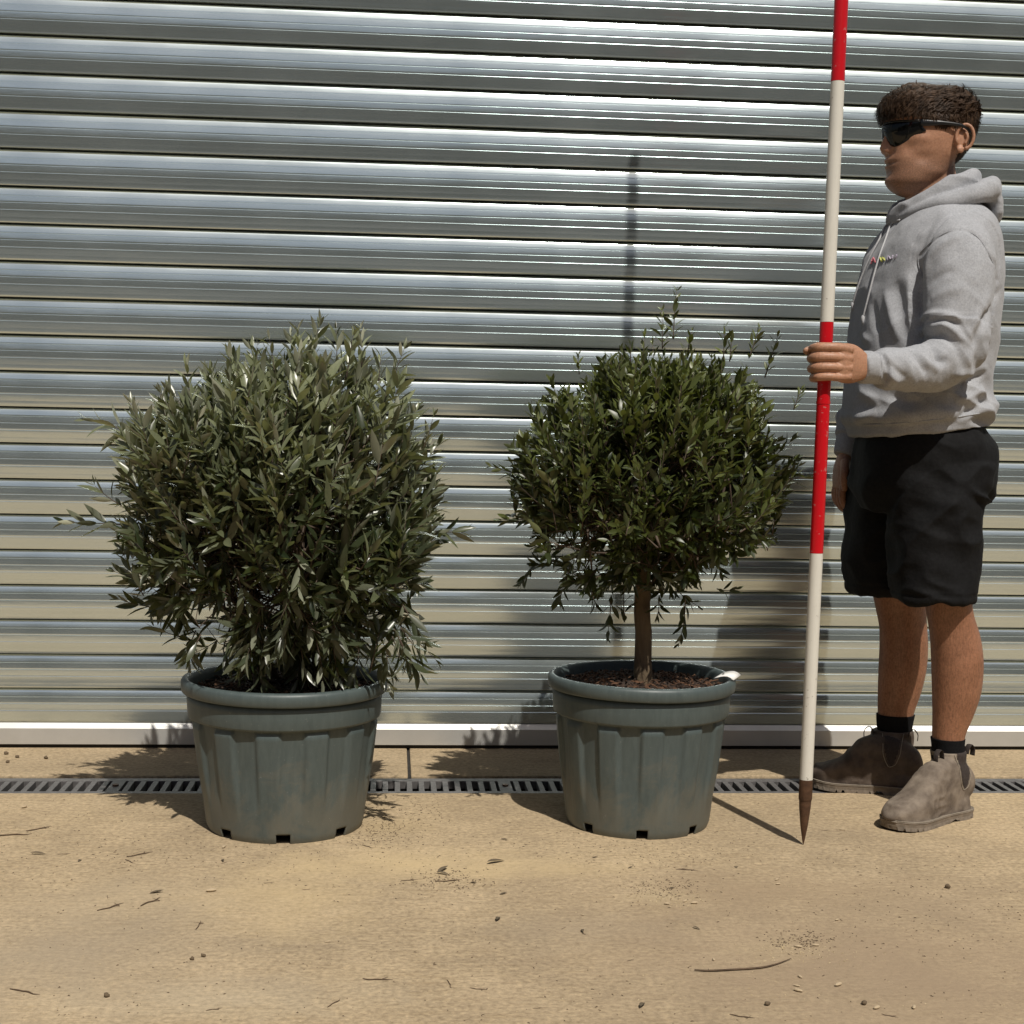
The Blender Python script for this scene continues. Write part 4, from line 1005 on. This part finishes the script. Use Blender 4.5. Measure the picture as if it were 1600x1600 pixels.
perp = c - np.outer(s1, axf)
w1 = ridge(np.stack([s1*34 + perp[:,2]*14, perp[:,2]*9, perp[:,1]*9], 1)+3)
w1b = ridge(np.stack([s1*52 - perp[:,2]*20, perp[:,2]*12, perp[:,1]*12], 1)+9)
a1 = fore*(0.35+0.65*sstep(0.55,0.05,t1)+0.55*sstep(0.78,0.97,t1))*sstep(1.0,0.985,t1)
axu = (el-shp)/np.linalg.norm(el-shp); s2 = (c-shp)@axu; pu = c-np.outer(s2,axu)
w2 = ridge(np.stack([s2*30 - pu[:,0]*22, pu[:,0]*8, pu[:,1]*8], 1)+14)
a2 = upper*(0.18+0.82*sstep(0.42,0.95,t2))
torso = 1 - np.clip(fore+upper, 0, 1)
q = c - np.array((xm, PY, 0))
w3 = ridge(np.stack([q[:,0]*7 + q[:,2]*5, q[:,1]*7, q[:,2]*5 - q[:,0]*6], 1)+21)
w4 = ridge(np.stack([q[:,0]*6, q[:,1]*6, q[:,2]*24 + q[:,0]*11], 1)+31)
low = sstep(zrow(540), zrow(640), c[:,2])*sstep(zrow(672), zrow(652), c[:,2])
a4 = low*torso*(0.25+0.75*sstep(-0.02,0.12,q[:,0]))
hemz = c[:,2] + 0 - (c[:,0]-xm)*0.085
rib = np.zeros(len(c))
disp = 0.0045*a1*w1 + 0.003*a1*w1b + 0.004*a2*w2 + 0.006*torso*w3*sstep(zrow(335),zrow(380),c[:,2]) + 0.011*a4*w4 + 0.0015*vnoise(c*40)
# pouch pocket edge and blouse over the hem rib
disp += 0.007*gauss(hemz-zrow(644),0.016)*torso
# shoulder seam
seamd = np.abs(d2*0 + (c-np.array(W(1488,420,3.40)))@np.array((0.42,-0.86,-0.28)))
disp -= 0.0028*gauss(seamd, 0.0045)*(c[:,2] > zrow(470))*(c[:,1] < 3.47)*(np.abs(c[:,0]-shp[0]) < 0.13)
# cuff and hem ribbing grooves
d3 = np.linalg.norm(c-np.array(W(1374,575,3.219)), axis=1)
disp -= 0.004*gauss((c-wrp)@axf-0.004, 0.004)*(d3 < 0.07)
bv0 = BVHTree.FromPolygons([tuple(p) for p in c], [tuple(p.vertices) for p in hood_me.polygons])
def crease(pts, amp, wd, bias=0.0):
    global disp
    P_ = []
    for a, b in pts:
        h = bv0.ray_cast(CAMP, ray(a, b).normalized())
        if h[0] is not None: P_.append(np.array(h[0]))
    if len(P_) < 2: return
    P_ = np.array(catmull(P_, 6)); best = np.full(len(c), 9.0); par = np.zeros(len(c))
    lo = P_.min(0)-0.06; hi = P_.max(0)+0.06; box = np.all((c > lo) & (c < hi), axis=1); ci = c[box]
    bb = np.full(len(ci), 9.0); pr = np.zeros(len(ci))
    for i in range(len(P_)-1):
        t_, d_ = seg_param(ci, P_[i], P_[i+1]); m_ = d_ < bb; bb[m_] = d_[m_]; pr[m_] = ((i+t_)/(len(P_)-1))[m_]
    taper = np.sin(np.clip(pr*0.94+0.03, 0, 1)*math.pi)**0.6
    disp[box] += amp*taper*np.exp(-(bb/wd)**2)
for pts, amp, wd in (
    (((1436,501),(1465,491),(1500,496)), 0.012, 0.008), (((1438,508),(1470,500),(1506,510)), -0.011, 0.008),
    (((1442,516),(1476,508),(1506,536)), 0.012, 0.009), (((1440,528),(1472,522),(1496,545)), -0.010, 0.009),
    (((1450,538),(1464,560),(1478,566)), -0.013, 0.010), (((1430,546),(1448,566),(1466,578)), 0.010, 0.009),
    (((1420,548),(1434,566),(1446,584)), -0.008, 0.008), (((1405,550),(1416,568),(1424,590)), 0.006, 0.008),
    (((1384,580),(1394,590),(1404,596)), 0.008, 0.007), (((1388,566),(1400,578),(1414,590)), -0.007, 0.007),
    (((1380,552),(1388,560),(1392,572)), 0.005, 0.006), (((1378,560),(1380,578),(1384,598)), -0.005, 0.005),
    (((1519,543),(1539,498),(1561,455)), -0.016, 0.012), (((1512,530),(1528,495),(1545,460)), 0.006, 0.012),
    (((1437,505),(1438,465),(1434,430),(1436,404)), -0.015, 0.014), (((1428,520),(1424,470),(1420,430)), 0.006, 0.012),
    (((1440,433),(1433,404),(1465,371),(1500,359)), -0.006, 0.006), (((1446,436),(1452,405),(1476,380),(1500,370)), 0.006, 0.010),
    (((1500,359),(1530,372),(1550,405),(1560,440)), -0.006, 0.006),
    (((1455,470),(1480,455),(1510,452)), 0.005, 0.012), (((1450,450),(1470,430),(1490,425)), -0.005, 0.010),
    (((1385,455),(1396,500),(1406,532)), 0.010, 0.012), (((1400,440),(1410,480),(1418,530)), -0.009, 0.014), (((1365,470),(1372,510),(1378,545)), -0.007, 0.012),
    (((1352,500),(1356,530),(1360,560)), 0.006, 0.010),
    (((1490,584),(1515,582),(1541,577)), 0.010, 0.009), (((1490,606),(1519,594),(1540,582)), -0.013, 0.009),
    (((1492,628),(1518,618),(1541,608)), 0.013, 0.010), (((1494,652),(1520,638),(1546,622)), -0.013, 0.010),
    (((1505,655),(1528,648),(1546,640)), 0.009, 0.009), (((1470,600),(1480,625),(1485,650)), 0.005, 0.010),
    (((1345,612),(1362,622),(1374,636)), 0.007, 0.010), (((1340,655),(1358,650),(1372,640)), 0.006, 0.010), (((1385,615),(1420,628),(1450,622)), -0.006, 0.012)):
    crease(pts, amp*0.8, wd)
set_co(hood_me, c + nrm*disp[:,None])
hood_me2 = hood_me
sweat = pp('sweatshirt', hood_me, M['fleece'])
# hood lying round the neck: collar roll and the bag behind
hd = MB()
ring = []
for k in range(25):
    a = 2*math.pi*k/24
    fx = math.cos(a)      # 1 front, -1 back
    px = 1456 - 59*fx; py = 309 + 27*fx - 6*(1-abs(fx)) + (0 if fx > 0 else 4*abs(fx))
    base_ = W(px, py, PY); yv = PY + 0.100*math.sin(a)*(1.0-0.1*fx)
    ring.append(((base_.x, yv, base_.z), (0.012+0.005*(1-fx)/2, 0.019+0.007*(1-fx)/2)))
hd.add(*tube([r[0] for r in ring], [r[1] for r in ring], (0,0,1), 16, 3))
ring2 = []
for k in range(25):
    a = 2*math.pi*k/24; fx = math.cos(a)
    px = 1466 - 66*fx + (0 if fx > 0 else 8); py = 326 + 17*fx - 4*(1-abs(fx)) - (0 if fx > 0 else 8*abs(fx))
    b = W(px, py, PY); ring2.append(((b.x, PY+0.128*math.sin(a)*(1-0.08*fx), b.z), (0.014+0.012*(1-fx)/2, 0.013+0.018*(1-fx)/2)))
hd.add(*tube([r[0] for r in ring2], [r[1] for r in ring2], (0,0,1), 16, 3))
hd.add(*tube([T3(1500,300,PY), T3(1522,305,PY), T3(1534,325,PY), T3(1535,350,PY), T3(1528,372,PY)], [(0.020,0.07),(0.024,0.095),(0.026,0.105),(0.022,0.09),(0.012,0.05)], (0,1,0), 28, 5))
hme = remesh(hd, 0.004, 3, 0.5)
c = co_of(hme); nn_ = no_of(hme)
set_co(hme, c + nn_*(0.004*ridge_(c) if False else 0.0035*(1-2*np.abs(vnoise(np.stack([c[:,0]*12+c[:,2]*20, c[:,1]*14, c[:,2]*26],1)))))[:,None])
pp('hood', hme, M['fleece'])
# seams
bvh = BVHTree.FromPolygons([tuple(p) for p in co_of(hood_me)], [tuple(p.vertices) for p in hood_me.polygons])
def on_shirt(px, py, off=0.003):
    h = bvh.ray_cast(CAMP, ray(px, py).normalized())
    if h[0] is None:
        h = bvh.find_nearest(W(px, py, PY-0.05))
    return np.array(h[0] + h[1]*off)
def seam(pts, r_=0.0012):
    P_ = [on_shirt(a, b, -0.0003) for a, b in pts]
    V, F = tube(P_, [r_]*len(P_), (0,1,0), 6, 4); o = link('seam', mesh('seam', V, F), M['fleece']); o.parent = sweat
seam(((1441,436),(1434,404),(1446,386),(1466,370),(1482,362),(1500,359)))
seam(((1500,359),(1518,364),(1532,375),(1545,396),(1555,420)))
seam(((1330,660),(1352,663),(1380,663),(1410,661),(1440,658),(1470,655),(1500,651),(1530,646)), 0.0022)
seam(((1374,548),(1377,560),(1378,576),(1376,590),(1373,600)), 0.0022)
for pts in (((1402,332),(1394,352),(1385,375),(1376,400),(1366,435),(1357,470),(1350,497)), ((1397,336),(1387,352),(1376,374),(1362,400),(1349,430),(1339,458),(1334,476))):
    P_ = [on_shirt(a, b) for a, b in pts]
    V, F = tube(P_, [0.0024]*len(P_), (0,1,0), 8, 4)
    o = pp('drawstring', mesh('drawstring', V, F), M['cord'])
    V, F = tube([P_[-1]+np.array((0,-0.001,0.006)), P_[-1], P_[-1]+np.array((0.001,-0.001,-0.010)), P_[-1]+np.array((0.002,0,-0.016))], [0.0025,0.0048,0.0042,0.002], (0,1,0), 8, 3)
    kn = link('knot', mesh('knot', V, F), M['cord']); kn.parent = o
# faint coloured chest print
def stroke(name, poly, mat, wd=0.0022):
    P_ = [on_shirt(a, b, 0.0012) for a, b in poly]
    V, F = tube(P_, [(wd, 0.0009)]*len(P_), (0,1,0), 6, 3)
    return V, F
for nm, polys, mat in (('pink_print', [((1362,413),(1365,403),(1369,411)),((1363,409),(1368,408))], M['pink']), ('lime_print', [((1372,410),(1375,402),(1378,409)),((1379,409),(1380,402),(1383,407))], M['lime']), ('lilac_print', [((1388,407),(1389,400),(1392,405)),((1394,405),(1396,399)),((1399,404),(1402,398))], M['lilac'])):
    mb = MB()
    for p in polys: mb.add(*stroke(nm, p, mat))
    o = link(nm, mesh(nm, mb.v, mb.f), mat); o.parent = sweat

# --- shorts
sh = MB()
sh.add(*ringstack([(650,1352,1525,0.160,PY),(668,1345,1535,0.174,PY),(700,1335,1549,0.186,PY),(735,1331,1551,0.188,PY),(765,1330,1546,0.180,PY),(795,1345,1520,0.14,PY)], 56, 5, 2.3))
SHN = [(725,1395,1550,0.105,3.455),(770,1388,1543,0.108,3.445),(810,1390,1532,0.108,3.44),(860,1393,1526.5,0.106,3.435),(905,1396,1522,0.104,3.43),(928,1397,1520,0.104,3.43),(936,1398,1519,0.102,3.43)]
SHF = [(725,1331,1480,0.105,3.63),(770,1326,1470,0.108,3.645),(810,1321,1460,0.108,3.655),(850,1318.5,1452,0.106,3.66),(890,1322,1446,0.104,3.665),(915,1325.5,1441,0.103,3.668),(922,1327,1440,0.101,3.668)]
sh.add(*ringstack(SHN, 40, 5, 2.3)); sh.add(*ringstack(SHF, 40, 5, 2.3))
sme = remesh(sh, 0.0045, 4, 0.5)
c = co_of(sme); nrm = no_of(sme); q = c-np.array((xm, PY, 0))
r1 = 1-2*np.abs(vnoise(np.stack([q[:,0]*9+q[:,2]*9, q[:,1]*9, q[:,2]*11-q[:,0]*12],1)+5))
r2 = 1-2*np.abs(vnoise(np.stack([q[:,0]*10, q[:,1]*10, q[:,2]*34+q[:,0]*10],1)+15))
r3 = 1-2*np.abs(vnoise(np.stack([q[:,0]*26, q[:,1]*10, q[:,2]*6],1)+25))
seat = gauss(c[:,2]-zrow(775),0.035)*sstep(-0.05,0.06,q[:,0])
hem = sstep(zrow(912),zrow(935),c[:,2])
disp = 0.009*r1 + 0.013*seat*r2 + 0.005*r3*sstep(zrow(780),zrow(930),c[:,2]) + 0.006*r2*gauss(q[:,0]+0.03,0.06)
disp -= 0.0025*gauss(c[:,2]-zrow(918),0.003)
set_co(sme, c + nrm*disp[:,None])
pp('shorts', sme, M['shorts'])

# --- socks
for py_rows in ([(1116,1368.5,1430,0.0425,3.695),(1130,1369,1427,0.041,3.696),(1150,1371,1424.5,0.0395,3.697),(1180,1373,1426,0.039,3.697)], [(1153,1453.5,1508.5,0.0415,3.43),(1165,1455,1507.5,0.040,3.43),(1185,1456,1508.5,0.039,3.43),(1215,1458,1510,0.039,3.43)]):
    V, F = ringstack(py_rows, 40, 6, 2.0)
    V = np.array(V); V[:,2] += 0.0
    me = mesh('sock', V, F); so = pp('sock', me, M['sock'])
    if py_rows[0][0] == 1116:
        bs = BVHTree.FromPolygons([tuple(p) for p in V], F)
        # pale curved tick on the ankle
        top = [(1389,1138),(1389,1142),(1391,1145),(1396,1146.5),(1404,1146),(1414,1144.5),(1424,1143)]
        botm = [(1391,1138.5),(1393,1141),(1396,1142.8),(1400,1143.6),(1406,1143.8),(1414,1143.2),(1424,1142.4)]
        Vs = []
        for (a, b), (a2, b2) in zip(top, botm):
            for u, w_ in ((a, b), (a2, b2)):
                h = bs.ray_cast(CAMP, ray(u, w_).normalized())
                if h[0] is None: h = bs.find_nearest(W(u, w_, 3.66))
                Vs.append(h[0]+h[1]*0.0012)
        lo = link('tick_logo', mesh('tick_logo', Vs, [(2*k, 2*k+1, 2*k+3, 2*k+2) for k in range(6)]), M['logo']); lo.parent = so

# --- ankle boots
def make_boot(heel, toe, shaft_rows, mat, label):
    heel = Vector(heel); toe = Vector(toe); ax = (toe-heel); ax.z = 0; Lb = ax.length; ax.normalize(); lat = Vector((-ax.y, ax.x, 0))
    root = empty('boot', heel); root.parent = person; root.location = heel - Vector(person.location); root['label'] = label
    def put(name, me, m_, par=root, smooth=True):
        o = link(name, me, m_, None, smooth); o.parent = par
        if par is root: o.location = -heel
        return o
    def P(t, s, z): return heel + ax*(t*Lb) + lat*s + Vector((0,0,z))
    ub = MB()
    ts = [0.065,0.095,0.14,0.24,0.34,0.44,0.54,0.64,0.74,0.84,0.92,0.97,0.99]
    ws = [0.019,0.0275,0.0315,0.0335,0.0365,0.038,0.0415,0.0455,0.0480,0.0455,0.037,0.024,0.012]
    hs = [0.075,0.108,0.132,0.148,0.152,0.142,0.117,0.092,0.076,0.066,0.056,0.044,0.033]
    pts = []; rad = []
    for t, w_, h in zip(ts, ws, hs):
        z0 = 0.012; pts.append(tuple(P(t, 0, (z0+h)/2))); rad.append((w_, (h-z0)/2))
    ub.add(*tube(pts, rad, (0,0,1), 32, 4, 3.0))
    tb_ = 0.5-0.5*np.cos(np.linspace(0, math.pi, 25))
    wb_ = np.interp(tb_, [0,0.01,0.05,0.14,0.3,0.44,0.6,0.74,0.85,0.93,0.98,1.0], [0.0,0.020,0.032,0.0375,0.036,0.038,0.045,0.049,0.047,0.037,0.020,0.0])
    ob_ = [(t, w_) for t, w_ in zip(tb_, wb_)] + [(t, -w_) for t, w_ in zip(tb_, wb_)][::-1][1:-1]
    Vb = []
    for z_, k_ in ((0.010,0.97),(0.026,0.97),(0.042,0.93),(0.056,0.80)):
        for t, w_ in ob_: Vb.append(tuple(P(0.5+(t-0.5)*0.975*(k_**0.3), w_*k_, z_+0.006*max(t-0.75,0)/0.25)))
    ub.add(Vb, grid_faces(4, len(ob_)))
    V, F = ringstack(shaft_rows, 36, 5, 2.1); ub.add(V, F)
    me = remesh(ub, 0.0036, 6, 0.5)
    c = co_of(me); nr = no_of(me)
    cr = 1-2*np.abs(vnoise(np.stack([c@np.array(ax)*60, c@np.array(lat)*14, c[:,2]*50],1)))
    tpar = (c-np.array(heel))@np.array(ax)/Lb
    set_co(me, c + nr*(0.0022*cr*gauss(tpar-0.52,0.13) + 0.0012*vnoise(c*60))[:,None])
    up = put('upper', me, mat)
    bv = BVHTree.FromPolygons([tuple(p) for p in co_of(me)], [tuple(p.vertices) for p in me.polygons])
    # elastic gusset on each side, cut from the upper
    cc = co_of(me); tp = (cc-np.array(heel))@np.array(ax)/Lb; lt = (cc-np.array(heel))@np.array(lat); zc = cc[:,2]
    ztop = zc.max(); t0 = np.mean(tp[zc > ztop-0.01])
    for sg in (-1, 1):
        half = np.interp(zc, [0.072,0.085,0.11,ztop], [0.0,0.035,0.065,0.085])
        ins = (np.abs(tp-t0+0.02) < half)*(lt*sg > 0.012)*(zc > 0.074)
        idx = {}; Vv = []; Ff = []; nr2 = no_of(me)
        for pl in me.polygons:
            if all(ins[v_] for v_ in pl.vertices):
                q_ = []
                for v_ in pl.vertices:
                    if v_ not in idx: idx[v_] = len(Vv); Vv.append(cc[v_]+nr2[v_]*0.0014)
                    q_.append(idx[v_])
                Ff.append(q_)
        if Ff: put('elastic_panel', mesh('elastic_panel', Vv, Ff), M['elastic'])
        # stitching round the gusset
        line = []
        for zz_, hh in ((ztop-0.004,0.085),(0.13,0.072),(0.11,0.067),(0.092,0.046),(0.080,0.024),(0.074,0.0)):
            line.append((t0-0.02+hh+0.012, zz_))
        line2 = line + [(t0-0.02-(a-(t0-0.02)), z_) for a, z_ in line[::-1][1:]]
        sp_ = []
        for a, z_ in line2:
            o_ = P(a, sg*0.2, z_); h = bv.ray_cast(o_, -lat*sg)
            if h[0] is not None: sp_.append(np.array(h[0]+h[1]*0.0008))
        if len(sp_) > 4: put('stitching', mesh('stitching', *tube(sp_, [0.0009]*len(sp_), (0,0,1), 5, 3)), M['stitch'])
    # pull tabs, front and back
    for sg in (-1, 1):
        cx_ = (np.mean(tp[zc > ztop-0.01]) + sg*0.16); b0 = P(cx_, 0, ztop-0.012)
        loop = [b0, b0+Vector((0,0,0.016))+ax*sg*0.004, b0+Vector((0,0,0.022))+ax*sg*0.014, b0+Vector((0,0,0.010))+ax*sg*0.024, b0+Vector((0,0,-0.006))+ax*sg*0.024]
        V, F = tube([tuple(p) for p in loop], [(0.0075,0.0012)]*5, tuple(ax), 8, 4); put('pull_tab', mesh('pull_tab', V, F), M['elastic'])
    # sole with a welt, raised heel and tread notches
    ol = []; nS = 64
    tv = 0.5-0.5*np.cos(np.linspace(0, math.pi, nS//2+1))
    wS = np.interp(tv, [0,0.01,0.05,0.14,0.3,0.44,0.6,0.74,0.85,0.93,0.98,1.0], [0.0,0.021,0.034,0.0400,0.038,0.040,0.048,0.0525,0.050,0.040,0.022,0.0])
    right = [(t, w_) for t, w_ in zip(tv, wS)]; left = [(t, -w_) for t, w_ in zip(tv, wS)][::-1][1:-1]
    outl = right+left; V = []; F = []; m_ = len(outl)
    fine = []
    for i in range(m_):
        a = outl[i]; b = outl[(i+1) % m_]
        for s_ in range(4): fine.append((a[0]+(b[0]-a[0])*s_/4, a[1]+(b[1]-a[1])*s_/4))
    m_ = len(fine); prevs = 0; acc = 0; last = None; per = []
    for t, w_ in fine:
        p_ = (t*Lb, w_); acc += 0 if last is None else math.hypot(p_[0]-last[0], p_[1]-last[1]); last = p_; per.append(acc)
    for lv, (z_, ex) in enumerate(((0.0,-0.002),(0.0085,0.0005),(0.0087,0.0005),(0.016,0.0015),(0.019,0.003),(0.022,0.001))):
        for (t, w_), ac in zip(fine, per):
            zq = z_
            if lv <= 1:
                arch = 0.010*float(np.clip(1-abs(t-0.33)/0.05, 0, 1)**0.5) if abs(t-0.33) < 0.05 else 0
                nt_ = 0.010 if (ac % 0.017) < 0.0042 else 0
                zq = max(z_, min(0.0083, max(arch, nt_) + 0)) if lv == 0 else z_
            toe_spring = 0.006*max(t-0.75,0)/0.25*(1 if lv < 4 else 1)
            n_ = math.copysign(ex, w_) if abs(w_) > 0.004 else 0
            V.append(tuple(P(t + (ex/Lb if t > 0.98 else (-ex/Lb if t < 0.02 else 0)), w_+n_, zq+toe_spring)))
    F = grid_faces(6, m_); put('sole', mesh('sole', V, F), M['sole'], smooth=False)
    wl = [P(t, w_*1.0 + math.copysign(0.0022, w_ if w_ else 1), 0.0222+0.006*max(t-0.75,0)/0.25) for t, w_ in outl]; wl.append(wl[0])
    put('welt_stitching', mesh('welt_stitching', *tube([tuple(p) for p in wl], [0.0010]*len(wl), (0,0,1), 5, 1)), M['stitch'])
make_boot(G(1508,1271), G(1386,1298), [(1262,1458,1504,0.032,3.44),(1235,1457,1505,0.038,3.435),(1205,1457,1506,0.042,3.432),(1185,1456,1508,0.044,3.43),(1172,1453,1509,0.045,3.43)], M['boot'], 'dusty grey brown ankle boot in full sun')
make_boot(G(1430,1241), G(1264,1227), [(1232,1380,1424,0.032,3.69),(1200,1374,1424,0.040,3.695),(1170,1365,1426,0.043,3.697),(1152,1362,1428,0.044,3.697),(1140,1360,1427,0.045,3.697)], M['boot_shaded'], 'ankle boot of the same leather painted darker for the shade')

# ------------------------------------------------------------------ litter on the concrete
def twig_mesh(seed):
    r = random.Random(seed); n_ = 6; P = []; d = 0
    for i in range(n_):
        d += r.uniform(-0.13,0.13); P.append((i/(n_-1)-0.5, d*0.5, 0.016+0.012*r.random()))
    V, F = tube(P, [0.012,0.020,0.018,0.021,0.014,0.005], (0,0,1), 6, 2)
    if r.random() < 0.6:
        b = P[3]; V2, F2 = tube([b, (b[0]+0.12, b[1]+0.14*r.choice((-1,1)), 0.025), (b[0]+0.2, b[1]+0.26*r.choice((-1,1)), 0.015)], [0.012,0.01,0.004], (0,0,1), 5, 1)
        o_ = len(V); V = V+V2; F = F+[tuple(i+o_ for i in q_) for q_ in F2]
    return mesh('twig', V, F)
tw_me = [twig_mesh(s) for s in range(6)]
for m_ in tw_me: m_.materials.append(M['dry'])
lt_v, lt_f = leaf_template(0.12, 0.25, 0.26); lt_v[:,2] += 0.13; lt_v[:,0] -= 0.5
dl_me = [mesh('leaf', lt_v, lt_f), mesh('leaf', leaf_template(-0.15, 0.35, 0.3)[0] + np.array((-0.5,0,0.02)), lt_f)]
for m_ in dl_me: m_.materials.append(M['dryleaf'])
hk_me = mesh('husk', *(lambda e: (e[0], e[1]))(ellipsoid((0,0,0.2), (0.5,0.28,0.2), 8))); hk_me.materials.append(M['husk'])
def scatter(me, name, label, cat, group, px, py, length, rz, thick=1.0):
    o = bpy.data.objects.new(name, me); COL.objects.link(o); o.location = G(px, py, 0.0005); o.rotation_euler = (0,0,rz)
    o.scale = (length, length*thick, length*thick); tag(o, label, cat, group); return o
def where(px, py):
    if py > 1470: return 'out on the open concrete away from the pots'
    if px > 1150: return 'on the concrete before the ranging pole and boots'
    if px > 850: return 'on the concrete before the mud stained pot'
    if px > 560: return 'on the sandy concrete between the two pots'
    if px > 280: return 'on the concrete before the bushy olive'
    return 'on the concrete past the bushy olive, clear of its pot'
FORK = [random.Random(s_) for s_ in range(6)]
tws = [(62,1296,45,0.4),(20,1305,60,0.1),(220,1336,45,0.35),(205,1346,30,-0.5),(172,1417,45,0.5),(238,1410,45,0.6),(313,1446,36,0.9),(40,1550,44,-0.3),(167,1402,16,-0.9),(370,1243,18,0.2),(700,1376,40,0.1),(1170,1518,0,0),(640,1376,26,0.05),(703,1538,28,-0.9),(590,1532,38,-0.1),(520,1567,30,0.7),(748,1545,22,-0.2),(910,1458,20,-0.9),(1075,1360,30,-0.2),(1065,1358,20,0.1),(1300,1318,0,0),(880,1450,12,0.6),(1160,1588,30,-0.3),(335,1578,20,0.2),(1120,1300,14,0.5),(575,1323,26,-0.5),(420,1380,16,0),(190,1356,16,0.2),(350,1348,12,0.5),(100,1335,20,0.1),(480,1390,14,0.1),(1290,1298,16,-0.3),(1390,1588,20,-0.4),(985,1500,12,0.4),(840,1575,12,0.1)]
for i, (px, py, ln, rz) in enumerate(tws):
    if not ln: continue
    scatter(tw_me[i % 6], 'twig', ('long' if ln > 32 else 'short') + ' dry twig lying ' + where(px, py), 'twig', 'dry twigs strewn on the concrete', px, py, ln*0.00135, rz*1.6)
cvp = [G(1085,1518), G(1110,1519), G(1150,1517), G(1190,1514), G(1215,1508), G(1236,1500)]
V, F = tube([tuple(p+Vector((0,0,0.003))) for p in cvp], [0.0012,0.0017,0.0016,0.0017,0.0012,0.0006], (0,0,1), 6, 4)
tag(link('long_twig', mesh('long_twig', V, F), M['dry']), 'long thin curved twig lying alone in front of the pole', 'twig')
lvs = [(775,1348,34,0.4),(692,1360,26,0.6),(692,1366,22,-0.3),(778,1437,22,-1.2),(910,1455,16,1.0),(1003,1572,20,-1.3),(348,1345,16,1.2),(787,1397,14,0.3),(125,1345,14,0.9),(1050,1388,10,0),(1088,1451,14,-0.6),(985,1356,10,0.4),(788,1312,14,0.3),(740,1380,12,-0.5),(60,1335,24,0.05),(245,1395,20,0.2),(1150,1355,12,1.2),(930,1340,10,0.2),(655,1281,12,0.7),(615,1262,14,0.4)]
for i, (px, py, ln, rz) in enumerate(lvs):
    scatter(dl_me[i % 2], 'fallen_leaf', ('large' if ln > 18 else 'small') + ' dead olive leaf ' + where(px, py), 'leaf', 'dead leaves strewn on the concrete', px, py, ln*0.00140, rz*1.5)
hks = [(1316,1297,13,0.5),(1214,1375,10,0.2),(1216,1382,9,0.4),(350,1324,16,0.2),(330,1393,18,0),(1085,1412,12,0.4),(1062,1404,8,0),(1070,1409,9,0.3),(1042,1413,9,0.2),(1250,1527,10,0.6),(1310,1540,14,0.3),(1245,1541,10,0),(1115,1500,9,0.4),(1308,1438,8,0.3),(910,1430,7,0),(1428,1575,12,0.3),(1370,1576,12,0.4),(1247,1480,12,0.2),(1275,1478,10,-0.4),(512,1472,9,0.2),(1247,1549,14,0.1),(38,1262,14,0.3)]
for i, (px, py, ln, rz) in enumerate(hks):
    scatter(hk_me, 'husk', 'small pale husk ' + where(px, py), 'husk', 'pale husks strewn on the concrete', px, py, ln*0.0013, rz*1.7 + (i*1.37) % 2.1 - 1.0, 0.55+0.35*((i*0.37) % 1))
clods = [(10,1179),(27,1184),(12,1192),(72,1186),(1481,1388),(167,1558),(1199,1571),(300,1500),(318,1495),(1350,1570)]
for i, (px, py) in enumerate(clods):
    V, F = ellipsoid((0,0,0.4), (0.5,0.45,0.42), 12); V = np.array(V); V += (0.16*vnoise(V*3+i*3))[:,None]*np.sign(V)
    o = link('soil_clod', mesh('soil_clod', V, F), M['crumb']); s_ = random.uniform(0.008,0.012); o.scale = (s_,s_,s_*0.9); o.location = G(px, py, 0.0)
    tag(o, 'brown clod of dried soil ' + ('by the door threshold behind the drain' if py < 1210 else where(px, py)), 'soil clod', 'soil clods strewn on the concrete')
def grains(name, spots, n_, mat, lo, hi, label):
    mb = MB(); r = random.Random(len(spots)+n_)
    for _ in range(n_):
        if r.random() < 0.30: px, py = r.uniform(-80,1680), r.uniform(1245,1640)
        else:
            s_ = r.choice(spots); px, py = r.gauss(s_[0], s_[2]), r.gauss(s_[1], s_[3])
        if py < 1175: continue
        g = G(px, py); 
        if DR0-0.01 < g.y < DR1+0.01 or g.y > DOOR_Y-0.05 or g.y < 0.8: continue
        if (g-cL).length < 0.18 or (g-cR).length < 0.17: continue
        z_ = r.uniform(lo, hi); a = r.random()*6.28
        L, w_, h = z_*r.uniform(0.8,2.2), z_*0.7, z_*0.5
        ca, sa = math.cos(a), math.sin(a)
        b = [(-L/2,-w_/2,0),(L/2,-w_/2*0.6,0),(L/2*0.8,w_/2,0),(-L/2,w_/2*0.7,0),(r.uniform(-0.2,0.2)*L,0,h)]
        mb.add([(g.x+x*ca-y*sa, g.y+x*sa+y*ca, z+0.0004) for x, y, z in b], [(0,1,4),(1,2,4),(2,3,4),(3,0,4)])
    o = mb.build(name, mat, smooth=False); tag(o, label, 'debris', kind='stuff')
grains('soil_crumbs', [(640,1265,45,22),(700,1375,35,10),(590,1300,30,14),(1250,1470,30,10),(1450,1420,120,40),(150,1330,120,40),(1000,1330,120,20),(500,1330,160,30),(1040,1390,40,10)], 2600, M['crumb'], 0.0012, 0.0034, 'fine dark crumbs of soil sprinkled over the concrete')
grains('sand_grains', [(1045,1405,40,9),(1240,1485,40,12),(900,1375,80,14),(640,1340,90,30),(470,1420,60,50),(1020,1330,80,12)], 2200, M['sand'], 0.001, 0.003, 'pale sand grains sprinkled over the concrete')
